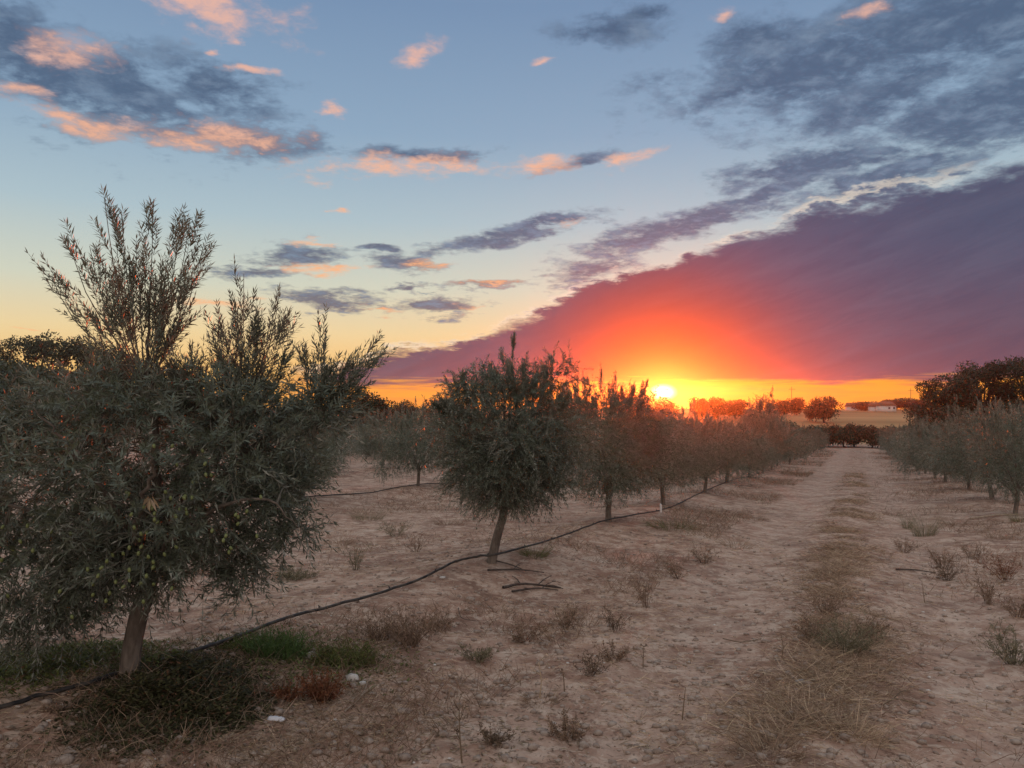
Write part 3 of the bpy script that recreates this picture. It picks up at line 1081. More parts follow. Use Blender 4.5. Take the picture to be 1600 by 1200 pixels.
# large dark oaks behind the right-hand rows
big = [(1478, 570, 58, 2.5, 'leftmost of the tall dark oaks on the right, sky showing under its crown'),
       (1535, 555, 62, 3.3, 'tall dark oak between two others behind the right-hand olive rows'),
       (1612, 546, 60, 3.8, 'tallest dark oak, cut by the right edge of the picture')]
for q, (px, py, dep, w, lab) in enumerate(big):
    loc = place_px(px, dep)
    h = top_h(px, py, dep)
    oak('oak_tree', loc, lab, oak_parts(300 + q, h, w, h * .30, 58, 330, .16, .7, .6, .25), 'tree', 'tall dark oaks on the right')
for q, (px, py, dep, w, lab) in enumerate([(1436, 625, 66, 1.9, 'low dark oak bush left of the tall oaks, by the pale field'),
                                           (1500, 632, 55, 2.6, 'low dark oak thicket under the tall right-hand oaks'),
                                           (1580, 630, 54, 3.0, 'low dark oak thicket at the right edge under the tallest oak')]):
    loc = place_px(px, dep); h = top_h(px, py, dep)
    oak('oak_bush', loc, lab, oak_parts(330 + q, h, w, h * .1, 26, 240, .17, .8, 0, .4), 'tree')

# dark oak seen between the first and second olive, left of the middle
for q, (px, py, dep, w, lab) in enumerate([(575, 603, 50, 1.9, 'dark round oak beyond the olives, left of the middle'),
                                           (528, 616, 54, 1.6, 'darker low oak tucked behind the right edge of the nearest olive'),
                                           (632, 622, 70, 2.2, 'low dark tree on the skyline just right of the round oak')]):
    loc = place_px(px, dep); h = top_h(px, py, dep)
    oak('oak_tree', loc, lab, oak_parts(350 + q, h, w, h * .2, 30, 300, .15, .85, 0, .38), 'tree')

# trees along the skyline
sky_trees = [
    (994, 609, 100, 3.0, 'round tree on the skyline just left of the sun'),
    (972, 615, 112, 3.0, 'low round tree on the skyline further left of the sun'),
    (1040, 628, 150, 3.2, 'low tree on the skyline directly beneath the sun'),
    (1091, 616, 150, 2.6, 'round tree on the skyline just right of the sun'),
    (1117, 620, 155, 2.6, 'second round tree on the skyline right of the sun'),
    (1149, 624, 160, 4.4, 'wide low tree on the skyline between the sun and the spiky tree'),
    (1218, 621, 165, 3.2, 'round tree on the skyline touching the spiky tree'),
    (1244, 621, 175, 2.8, 'round small-crowned tree on the skyline with its trunk showing'),
    (1287, 619, 140, 3.9, 'big dark round oak standing alone at the edge of the pale field'),
    (1265, 632, 146, 1.6, 'small bush beside the big round oak in the pale field'),
    (1352, 627, 205, 4.6, 'dark tree left of the white houses on the skyline'),
    (1392, 624, 214, 4.5, 'dark tree behind the white houses on the skyline'),
    (1415, 619, 208, 5.0, 'tallest skyline tree right of the white houses'),
    (1437, 625, 206, 4.5, 'skyline tree between the houses and the tall oaks'),
    (905, 622, 130, 4.0, 'low skyline tree behind the third olive'),
    (860, 621, 140, 4.0, 'low skyline tree right of the round middle olive'),
    (690, 622, 120, 4.0, 'low skyline tree left of the round middle olive'),
]
sv = [oak_parts(400 + q, 6.0, 4.2, .7, 26, 150, .42, .85, 0, .36) for q in range(3)]
sv_root = []
for q, (px, py, dep, w, lab) in enumerate(sky_trees):
    loc = place_px(px, dep); h = top_h(px, py, dep)
    sc = (w / 4.2, w / 4.2, h / 6.2)
    if q < 3:
        rt = oak('skyline_tree', loc, lab, sv[q], 'tree', 'trees along the skyline', 0.0, 1.0, None, False)
        rt.scale = sc
        sv_root.append(rt)
    else:
        copy_tree(sv_root[q % 3], loc, rr.uniform(0, 6.28), sc, lab, 'trees along the skyline')

# tall spiky olive standing above the row near the field
loc = place_px(1190, 36)
h = top_h(1190, 606, 36)
sr = thing('olive_tree', loc, 'tall spiky two-topped olive rising above the row right of the sun', 'tree', LEFT_GROUP)
plant_olive(sr, olive_variant(977, 1500, 9, 1, h, .85, .03, .6, 16, .28, 1.35))

# hedge of bushes closing the end of the track
bv = [oak_parts(500 + q, 2.6, 1.7, .2, 20, 150, .2, .85, 0, .4) for q in range(2)]
br_root = []
for q in range(18):
    p = -18 + q * 1.8 + rr.uniform(-.6, .6)
    s = 98 + rr.uniform(-1.5, 2.5)
    x, y = xy(s, p)
    loc = (x, y, float(H(x, y)))
    lab = 'dark bush, %s from the left, in the hedge closing the far track end' % ORD[q]
    sc = rr.uniform(.85, 1.2)
    if q < 2:
        br_root.append(oak('hedge_bush', loc, lab, bv[q], 'bush', 'bushes in the hedge at the end of the track', 0, sc, M_SCRUB, False))
    else:
        copy_tree(br_root[q % 2], loc, rr.uniform(0, 6.28), sc, lab, 'bushes in the hedge at the end of the track')

# wooded hill on the left: a mass of scrub with single trees on its crest
g = G()
r = np.random.default_rng(77)
n = 1900
hx = r.uniform(-130, -16, n * 3); hy = r.uniform(50, 135, n * 3)
ok = (H(hx, hy, False) > .1) & (hx * CT - hy * ST < -34)
hx, hy = hx[ok][:n], hy[ok][:n]
hz = H(hx, hy, False)
per = 70
for X, Y, Zz in zip(hx, hy, hz):
    b = r.uniform(.8, 1.8)
    v = unit(r.normal(size=(per, 3))); v[:, 2] = np.abs(v[:, 2])
    P = np.array([X, Y, Zz - .2]) + v * b * np.array([1.1, 1.1, .9]) * r.uniform(.6, 1.05, (per, 1))
    leaf_set(g, P, unit(v * .5 + r.normal(0, .7, (per, 3))), unit(v + [0, 0, .6] + r.normal(0, .5, (per, 3))), r.uniform(.25, .6, per), r.uniform(.16, .36, per), .1, True)
hw = g.build('hill_wood', M_SCRUB, None, False, 'stuff')
tag(hw, 'dense dark scrub covering the hill on the left', 'wood')
cv = [oak_parts(600 + q, 3.6, 2.6, .7, 16, 90, .26, .7, .2, .32) for q in range(3)]
cr_root = []
crest = [(6, 530), (38, 526), (66, 520), (92, 524), (120, 530), (148, 536), (178, 546), (206, 556), (-30, 528), (-66, 524), (240, 572), (290, 590)]
for q, (px, py) in enumerate(crest):
    dep = 98
    x = (px - 800) / F * dep
    zb = at_depth(px, py, dep)[2]
    zg = float(H(x, dep, False)) + .3
    h = max(1.6, zb - zg)
    lab = 'small tree on the dark left hill crest, %s from the left' % ORD[sorted(a[0] for a in crest).index(px)]
    sc = (h / 3.6 * .9, h / 3.6 * .9, h / 3.6)
    if q < 3:
        rt = oak('crest_tree', (x, dep, zg), lab, cv[q], 'tree', 'trees on the crest of the left hill', 0, 1, None, False)
        rt.scale = sc; cr_root.append(rt)
    else:
        copy_tree(cr_root[q % 3], (x, dep, zg), rr.uniform(0, 6), sc, lab, 'trees on the crest of the left hill')


# ------------------------------------------------------------------ far houses and poles
def box(g, c, sx, sy, sz):
    x, y, z = c
    V = [(x + a * sx / 2, y + b * sy / 2, z + e * sz) for e in (0, 1) for b in (-1, 1) for a in (-1, 1)]
    g.add(V, None, [(0, 2, 3, 1), (4, 5, 7, 6), (0, 1, 5, 4), (1, 3, 7, 5), (3, 2, 6, 7), (2, 0, 4, 6)])


def house(px, dep, w, dpt, h, label, wins, rz):
    loc = place_px(px, dep)
    root = thing('farmhouse', loc, label, 'house', None, rz)
    g = G(); box(g, (0, 0, -.5), w, dpt, h + .5); g.build('wall', M_WALL, root)
    g = G()
    e = .25
    V = [(-w / 2 - e, -dpt / 2 - e, h + .004), (w / 2 + e, -dpt / 2 - e, h + .004), (w / 2 + e, dpt / 2 + e, h + .004), (-w / 2 - e, dpt / 2 + e, h + .004), (-w / 2 - e, 0, h + 1.1), (w / 2 + e, 0, h + 1.1)]
    g.add(V, [(0, 4, 3), (1, 2, 5)], [(0, 1, 5, 4), (2, 3, 4, 5), (0, 3, 2, 1)])
    g.build('roof', M_ROOF, root)
    for (wx, wz, ww, wh) in wins:
        g = G(); box(g, (wx, -dpt / 2 - .03, wz), ww, .08, wh); g.build('window' if wz > .3 else 'door', M_PANE, root)
    return root


house(1384, 196, 2.7, 4, 1.4, 'white low farmhouse on the skyline, right of the other white one', [(-.7, .6, .5, .45), (.7, .6, .5, .45)], .25)
house(1366, 200, 1.8, 3, 1.2, 'small white shed just left of the white farmhouse', [(0, .5, .5, .45)], .1)
house(1331, 214, 2.4, 4, 1.0, 'low pale building left of the skyline trees, right of the round oak', [(-.6, .5, .5, .36), (.6, .5, .5, .36)], -.1)
for px, py, dep, lab in [(1237, 604, 180, 'thin utility pole on the skyline above the small round tree'), (1423, 607, 200, 'thin utility pole above the skyline trees right of the houses')]:
    loc = place_px(px, dep); h = top_h(px, py, dep)
    root = thing('utility_pole', loc, lab, 'pole', 'utility poles on the skyline')
    g = G(); tube(g, [(0, 0, -.3), (0, 0, h * .5), (0, 0, h)], [.075, .07, .05], 7); g.build('post', M_POLE, root, True)
    g = G(); box(g, (0, -.1, h * .9), 1.5, .08, .08); g.build('crossarm', M_POLE, root)


# ------------------------------------------------------------------ irrigation pipes
def pipe(name, pts, rad, label, lift=None):
    g = G()
    c = bez(pts, 16 * len(pts))
    q = np.random.default_rng(len(pts))
    k = np.arange(len(c))
    c[:, 0] += .012 * fbm(k * .11, k * 0 + 3.3, 3, 5); c[:, 2] += .010 * fbm(k * .23, k * 0 + 1.3, 3, 8)
    c[:, 2] = np.maximum(c[:, 2], H(c[:, 0], c[:, 1]) + rad * .55)
    tube(g, c, rad, 8)
    o = g.build(name, M_HOSE, None, True)
    # little drippers pushed into the pipe
    acc = np.concatenate([[0], np.cumsum(np.linalg.norm(np.diff(c, axis=0), axis=1))])
    dg = G(); tube(dg, [(0, 0, 0), (0, 0, .012), (0, 0, .016), (0, 0, .026)], [.006, .009, .005, .004], 7)
    dm = dg.mesh('dripper', M_HOSE, True)
    for d_ in np.arange(.9, min(acc[-1], 16), 1.0):
        i = int(np.searchsorted(acc, d_))
        e = bpy.data.objects.new('dripper', dm); COL.objects.link(e); e.parent = o
        e.location = c[i] + np.array([0, 0, rad * .8]); e.rotation_euler = (q.normal(0, .5), q.normal(0, .5), 0)
    return tag(o, label, 'hose')


def gp(px, py, up=0.0):
    x, y, z = on_ground(px, py)
    return (x, y, z + up)


pts = [gp(-160, 1150, .02), gp(-20, 1122, .03), gp(60, 1098, .03), gp(150, 1074, .03), gp(240, 1046, .03), gp(330, 1020, .05), gp(450, 976, .05), gp(560, 945, .04), gp(650, 915, .05), gp(710, 890, .08)]
xt, yt, zt = on_ground(767, 880)
pts += [(xt - .12, yt - .11, zt + .10), (xt + .10, yt - .10, zt + .12), gp(870, 846, .05), gp(920, 828, .05), gp(952, 818, .08), gp(1000, 806, .05), gp(1048, 794, .04)]
for s in (22, 27, 34, 42):
    x, y = xy(s, -3.9)
    pts.append((x, y, float(H(x, y)) + .03))
pipe('irrigation_pipe', pts, .0125, 'black irrigation pipe snaking along the near row from olive to olive')
pts = []
for s in np.arange(6, 24, 1.6):
    x, y = xy(s, -10.9 + .15 * sin(s * 1.3))
    pts.append((x, y, float(H(x, y)) + .04))
pipe('irrigation_pipe', pts, .014, 'thin black irrigation pipe along the second row, between the two nearest olives')

# pale stake beside the fourth olive
x, y, z = on_ground(1032, 800)
g = G(); tube(g, [(x, y, z - .05), (x + .01, y, z + .08), (x, y, z + .16)], [.02, .02, .018], 7)
o = g.build('marker_stake', M_STAKE, None, True); tag(o, 'short white stake by the pipe near the fourth olive', 'stake')


# ------------------------------------------------------------------ ground cover
def blades(g, P, D, L, W, curl, segs=3, r=rng):
    """thin curved blades/straws: base P, direction D"""
    n = len(P)
    D = unit(D)
    side = unit(np.cross(D, r.normal(0, 1, (n, 3))))
    t = np.linspace(0, 1, segs + 1)
    pos = P[:, None] + D[:, None] * L[:, None, None] * t[None, :, None] + curl[:, None] * (L[:, None, None] * t[None, :, None] ** 2)
    w = W[:, None, None] * np.array([1.0] + [1 - .75 * q for q in t[1:]])[None, :, None] * .5
    V = np.stack([pos - side[:, None] * w, pos + side[:, None] * w], 2).reshape(n, -1, 3)
    k = (segs + 1) * 2
    b = np.arange(n)[:, None, None] * k
    q = np.array([[2 * a, 2 * a + 1, 2 * a + 3, 2 * a + 2] for a in range(segs)])[None]
    g.add(V.reshape(-1, 3), None, (b + q).reshape(-1, 4))


def scatter_sp(n, s0, s1, pfun, r, bias=2.0):
    u = r.random(n)
    s = s0 * (s1 / s0) ** (u ** (1 / 1.0)) if s0 > 0 else s0 + (s1 - s0) * u
    p = pfun(n, s)
    x, y = xy(s, p)
    return x, y


r = np.random.default_rng(41)
# straw litter lying all over the near ground, thicker on the middle strip
g = G()
n = 90000
rad = 1.6 * (22 / 1.6) ** r.random(n); az = np.radians(r.uniform(-44, 44, n))
x = rad * np.sin(az); y = rad * np.cos(az)
clump = fbm(x * .9, y * .9, 3, 61) + .25 * fbm(x * 4, y * 4, 2, 14)
keep = clump + r.normal(0, .12, n) > .02
x, y = x[keep], y[keep]; m = len(x)
a = r.uniform(0, 2 * pi, m)
blades(g, np.stack([x, y, H(x, y) + .006], -1), np.stack([np.cos(a), np.sin(a), r.normal(.05, .12, m)], -1), r.uniform(.02, .11, m), r.uniform(.0016, .0040, m) * (1 + np.hypot(x, y) * .06), np.stack([r.normal(0, .25, m), r.normal(0, .25, m), r.normal(-.02, .08, m)], -1), 2, r)
tag(g.build('straw_litter', M_STRAW, None, False, 'stuff'), 'broken straw scattered over the bare soil', 'straw')

# the dry grass strip down the middle of the track: a matted brown layer with paler straw over it
for nm, mat_, n, wsp, lab, bias in [('matted_grass', M_DRYWEED, 44000, .24, 'brown matted grass lying along the middle of the track', -.05), ('dry_grass', M_STRAW, 56000, .20, 'paler dry straw standing along the middle of the track', .02)]:
    g = G()
    s = 2.2 * (42 / 2.2) ** (r.random(n) ** 1.15); p = -.19 + r.normal(0, wsp, n) + .12 * np.sin(s * 1.1)
    x, y = xy(s, p)
    dens = fbm(x * 1.1, y * 1.1, 3, 5) + .5 * fbm(x * 4.5, y * 4.5, 2, 15) + .22 * smooth(7, 3.2, s)
    keep = dens + r.normal(0, .1, n) > bias
    x, y = x[keep], y[keep]; m = len(x); dd = np.hypot(x, y)
    a = r.uniform(0, 2 * pi, m)
    blades(g, np.stack([x, y, H(x, y) - .004], -1), np.stack([np.cos(a) * .9, np.sin(a) * .9, r.uniform(.05, .8, m)], -1), r.uniform(.04, .17, m), r.uniform(.002, .0042, m) * (1 + dd * .05), np.stack([r.normal(0, .35, m), r.normal(0, .35, m), r.uniform(-.6, .05, m)], -1), 3, r)
    tag(g.build(nm, mat_, None, False, 'stuff'), lab, 'grass')

# withered weeds in patches along both row banks and between the far rows
g = G()
n = 150000
s = 1.5 * (85 / 1.5) ** (r.random(n)); which = r.integers(0, 6, n)
centre = np.array([-3.0, 2.3, -9.5, -7.0, -2.3, 4.5])[which]
p = centre + r.normal(0, .9, n)
x, y = xy(s, p)
dens = fbm(x * .55, y * .55, 3, 33) + .3 * fbm(x * 2.5, y * 2.5, 2, 2)
keep = (dens + r.normal(0, .08, n) > .06) & (y > 1.0) & ~((p > -2.0) & (p < -.6)) & (H(x, y) < .6)
x, y = x[keep], y[keep]; m = len(x); dd = np.hypot(x, y)
a = r.uniform(0, 2 * pi, m)
blades(g, np.stack([x, y, H(x, y) - .005], -1), np.stack([np.cos(a) * .6, np.sin(a) * .6, r.uniform(.3, 1.1, m)], -1), r.uniform(.04, .17, m) * (1 + dd * .01), r.uniform(.002, .0045, m) * (1 + dd * .07), np.stack([r.normal(0, .3, m), r.normal(0, .3, m), r.uniform(-.4, .1, m)], -1), 2, r)
tag(g.build('withered_weed_cover', M_DRYWEED, None, False, 'stuff'), 'patches of withered brown weeds along the tree rows', 'weeds')

# low olive-green mat around the nearest trunk
gd = G()


def mat_patch(g, cx, cy, rx, ry, n, h):
    gx, gy, _ = on_ground(cx, cy)
    e1 = on_ground(cx + rx, cy); e2 = on_ground(cx, cy - ry); 
    ax = abs(e1[0] - gx); ay = abs(e2[1] - gy)
    v = r.normal(0, .5, (n, 2)); v = v[np.hypot(v[:, 0], v[:, 1]) < 1.15]
    X = gx + v[:, 0] * ax; Y = gy + v[:, 1] * ay
    hh = h * np.clip(1 - (v ** 2).sum(1), .08, 1) * (0.7 + fbm(X * 5, Y * 5, 2, 3))
    m = len(X)
    Zz = H(X, Y) + hh * r.uniform(.1, 1, m)
    aa = r.uniform(0, 2 * pi, m)
    D = np.stack([np.cos(aa), np.sin(aa), r.uniform(-.2, .8, m)], -1)
    leaf_set(g, np.stack([X, Y, Zz], -1), D, np.stack([r.normal(0, .5, m), r.normal(0, .5, m), np.ones(m)], -1), r.uniform(.014, .042, m), r.uniform(.007, .017, m), .15, True)
    k = m // 20
    aa = r.uniform(0, 2 * pi, k)
    blades(gd, np.stack([X[:k], Y[:k], Zz[:k]], -1), np.stack([np.cos(aa), np.sin(aa), r.uniform(-.1, .5, k)], -1), r.uniform(.03, .11, k), r.uniform(.002, .0035, k), r.normal(0, .6, (k, 3)), 3, r)


g = G(); g2 = G()
mat_patch(g2, 275, 1088, 140, 64, 19000, .15)
mat_patch(g2, 345, 1108, 80, 40, 5000, .12)
mat_patch(g2, 285, 1085, 190, 84, 2500, .05)
mat_patch(g, 95, 1043, 130, 34, 11000, .12)
mat_patch(g, -60, 1050, 120, 40, 5000, .12)
mat_patch(g, 250, 1046, 70, 24, 3500, .10)
mat_patch(g, 480, 1030, 180, 50, 3000, .04)
tag(g.build('green_weed_mat', M_MATWEED, None, False, 'stuff'), 'low yellow-green creeping weeds left of the nearest olive trunk', 'weeds')
tag(g2.build('dark_weed_mat', M_DARKMAT, None, False, 'stuff'), 'dark half-dead creeping weeds heaped in front of the nearest olive trunk', 'weeds')
tag(gd.build('dead_stalk_tangle', M_LITTER, None, False, 'stuff'), 'dead curled stalks lying through the green weed mat', 'weeds')

# fallen olive leaves
g = G()
n = 4200
cx, cy, _ = on_ground(380, 1140)
x = cx + r.normal(0, 1.0, n); y = cy + r.normal(0, .5, n)
a = r.uniform(0, 2 * pi, n)
leaf_set(g, np.stack([x, y, H(x, y) + .008], -1), np.stack([np.cos(a), np.sin(a), r.normal(0, .15, n)], -1), np.stack([r.normal(0, .3, n), r.normal(0, .3, n), np.ones(n)], -1), r.uniform(.03, .06, n), r.uniform(.006, .011, n), .3)
tag(g.build('fallen_leaves', M_LITTER, None, False, 'stuff'), 'fallen dry olive leaves in front of the nearest tree', 'leaves')

# clods and pebbles
ico = np.array([(0, 0, 1), (.89, 0, .45), (.28, .85, .45), (-.72, .53, .45), (-.72, -.53, .45), (.28, -.85, .45), (.72, .53, -.45), (-.28, .85, -.45), (-.89, 0, -.45), (-.28, -.85, -.45), (.72, -.53, -.45), (0, 0, -1)])
icf = np.array([(0, 1, 2), (0, 2, 3), (0, 3, 4), (0, 4, 5), (0, 5, 1), (1, 6, 2), (2, 7, 3), (3, 8, 4), (4, 9, 5), (5, 10, 1), (6, 7, 2), (7, 8, 3), (8, 9, 4), (9, 10, 5), (10, 6, 1), (11, 7, 6), (11, 8, 7), (11, 9, 8), (11, 10, 9), (11, 6, 10)])
for nm, mat_, n, sz, lab, cat in [('soil_clods', M_CLOD, 16000, (.003, .030), 'small crumbs of dry earth over the track', 'clods'), ('pale_pebbles', M_WHITESTONE, 1100, (.003, .014), 'scattered pale pebbles on the soil', 'pebbles')]:
    g = G()
    rad = 1.8 * (13 / 1.8) ** r.random(n); az = np.radians(r.uniform(-42, 42, n))
    x = rad * np.sin(az); y = rad * np.cos(az)
    sc = sz[0] + (sz[1] - sz[0]) * r.random(n) ** 4
    V = ico[None] * r.uniform(.65, 1.25, (n, 12, 1)) * (sc[:, None] * np.array([1, 1, .65])[None])[:, None] if False else ico[None] * r.uniform(.65, 1.25, (n, 12, 1)) * sc[:, None, None] * np.array([1.15, 1, .65])
    V = V + np.stack([x, y, H(x, y) + sc * .25], -1)[:, None]
    g.add(V.reshape(-1, 3), (np.arange(n)[:, None, None] * 12 + icf[None]).reshape(-1, 3))
    tag(g.build(nm, mat_, None, False, 'stuff'), lab, cat)


# ------------------------------------------------------------------ stones and litter
def stone(px, py, size, label, mat_, flat=.55, seed=0, cat='stone', name='stone'):
    q = np.random.default_rng(seed)
    x, y, z = on_ground(px, py)
    V = ico.copy(); F_ = icf
    # one subdivision for a rougher outline
    vl = [tuple(v) for v in V]; cache = {}; nf = []

    def mid(a, b):
        k = (min(a, b), max(a, b))
        if k not in cache:
            vl.append(tuple(unit((np.array(vl[a]) + np.array(vl[b])) / 2))); cache[k] = len(vl) - 1
        return cache[k]
    for a, b, c in F_:
        ab, bc, ca = mid(a, b), mid(b, c), mid(c, a)
        nf += [(a, ab, ca), (b, bc, ab), (c, ca, bc), (ab, bc, ca)]
    V = np.array(vl) * (1 + q.normal(0, .13, (len(vl), 1)))
    V = V * np.array([size, size * q.uniform(.6, .9), size * flat]) + np.array([x, y, z + size * flat * .35])
    g = G(); g.add(V, nf)
    return tag(g.build(name, mat_, None, False), label, cat)


stone(488, 1026, .055, 'flat grey stone between the green and the rusty weeds', M_STONE, .5, 3)
stone(550, 1066, .042, 'white knobbly stone beside the rusty weeds', M_WHITESTONE, .75, 4)
stone(566, 1074, .026, 'smaller white stone touching the knobbly one', M_WHITESTONE, .7, 5)
stone(378, 986, .05, 'pale flat stone above the black pipe, left of the green weeds', M_CLOD, .3, 6)
stone(100, 1190, .05, 'earth clod at the bottom left corner under the pipe', M_CLOD, .5, 7, 'clod', 'earth_clod')
stone(692, 902, .035, 'pale chip of stone beside the pipe left of the middle olive', M_WHITESTONE, .4, 8)
stone(1252, 1066, .04, 'pale broken stone in the rut beside the dry grass strip', M_STONE, .5, 9)
stone(735, 938, .05, 'small dark clod on the bank below the middle olive', M_CLOD, .6, 10, 'clod', 'earth_clod')
stone(632, 1118, .045, 'grey clod on bare soil right of the rusty weeds', M_CLOD, .4, 12, 'clod', 'earth_clod')

# crumpled white wrapper
x, y, z = on_ground(432, 1128)
g = G()
nx, ny = 9, 5
U, W = np.meshgrid(np.linspace(-1, 1, nx), np.linspace(-1, 1, ny), indexing='ij')
prof = (1 - W ** 4) * (1 - .35 * U ** 6)
q = np.random.default_rng(2)
zz = .016 * prof + q.normal(0, .0016, U.shape)
top = np.stack([U * .046 * (1 - .08 * W), W * .018, zz], -1).reshape(-1, 3)
bot = np.stack([U * .046, W * .018, np.full_like(U, -.004)], -1).reshape(-1, 3)
V = np.vstack([top, bot]); nn = nx * ny
fs = []
for i in range(nx - 1):
    for j in range(ny - 1):
        a = i * ny + j
        fs.append((a, a + ny, a + ny + 1, a + 1)); fs.append((nn + a, nn + a + 1, nn + a + ny + 1, nn + a + ny))
edge = [i * ny for i in range(nx)] + [(nx - 1) * ny + j for j in range(1, ny)] + [i * ny + ny - 1 for i in range(nx - 2, -1, -1)] + [j for j in range(ny - 2, 0, -1)]
for a, b in zip(edge, edge[1:] + edge[:1]):
    fs.append((a, nn + a, nn + b, b))
g.add(V + np.array([0, 0, 0.0]), None, fs)
o = g.build('wrapper', M_PAPER, None, True)
o.location = (x, y, z + .006); o.rotation_euler = (.0, .06, -.12)
tag(o, 'crumpled white wrapper lying on the soil before the nearest tree', 'litter')


def stick(pxs, rad, label, mat_, up=.015, name='stick', side=()):
    pts = [gp(a, b, up) for a, b in pxs]
    root = None
    g = G(); c = bez(pts, 12); tube(g, c, np.linspace(rad, rad * .55, len(c)), 6)
    for (a, b) in side:
        k = np.array(gp(*b, up + .03)); j = c[np.argmin(np.sum((c - np.array(gp(*a, up))) ** 2, 1))]
        tube(g, bez([j, (j + k) / 2 + np.array([0, 0, .015]), k], 6), np.linspace(rad * .5, rad * .25, 6), 5)
    return tag(g.build(name, mat_, None, True), label, 'stick')


stick([(786, 920), (820, 914), (876, 920)], .015, 'thick dark pruned branch below the middle olive, with side twigs', M_DARKSTICK, .015, side=(((812, 915), (800, 908)), ((840, 917), (862, 908)), ((852, 918), (880, 926))))
stick([(800, 926), (840, 921), (872, 924)], .011, 'shorter dark pruned branch beside the thick one', M_DARKSTICK, .02, side=(((826, 922), (812, 930)), ((850, 922), (868, 916))))
stick([(762, 897), (810, 896), (850, 900)], .012, 'thin dark branch just below the middle olive trunk', M_DARKSTICK, .03, side=(((800, 896), (815, 889)),))
stick([(772, 880), (800, 889), (822, 898)], .010, 'dark twig leaning from the middle olive trunk', M_DARKSTICK, .03)
stick([(1516, 812), (1555, 808), (1596, 806)], .022, 'long pale stick lying by the right-hand row', M_STICK, .03)
stick([(590, 922), (612, 916), (640, 905)], .008, 'pale straight stick behind the pipe, left of the middle olive', M_STICK)
stick([(1378, 1107), (1400, 1099), (1432, 1104)], .007, 'small dead twig on the bare wheel track at right', M_BROWNWEED, .02, side=(((1400, 1100), (1418, 1090)),))
stick([(1130, 1000), (1160, 1006), (1190, 1002)], .005, 'thin dead twig left of the dry grass strip', M_BROWNWEED, .02, side=(((1160, 1005), (1180, 1012)),))
stick([(1400, 890), (1430, 893), (1462, 897)], .012, 'dark twig lying across the right wheel track', M_DARKSTICK, .015)
stick([(538, 1120), (565, 1095), (578, 1066)], .004, 'thin pale forked twig beside the white stones', M_STICK, .02, side=(((560, 1100), (590, 1088)),))
stick([(716, 956), (722, 970), (748, 975)], .004, 'thin dark wire-like twig curling on the bank below the middle olive', M_DARKSTICK, .02)


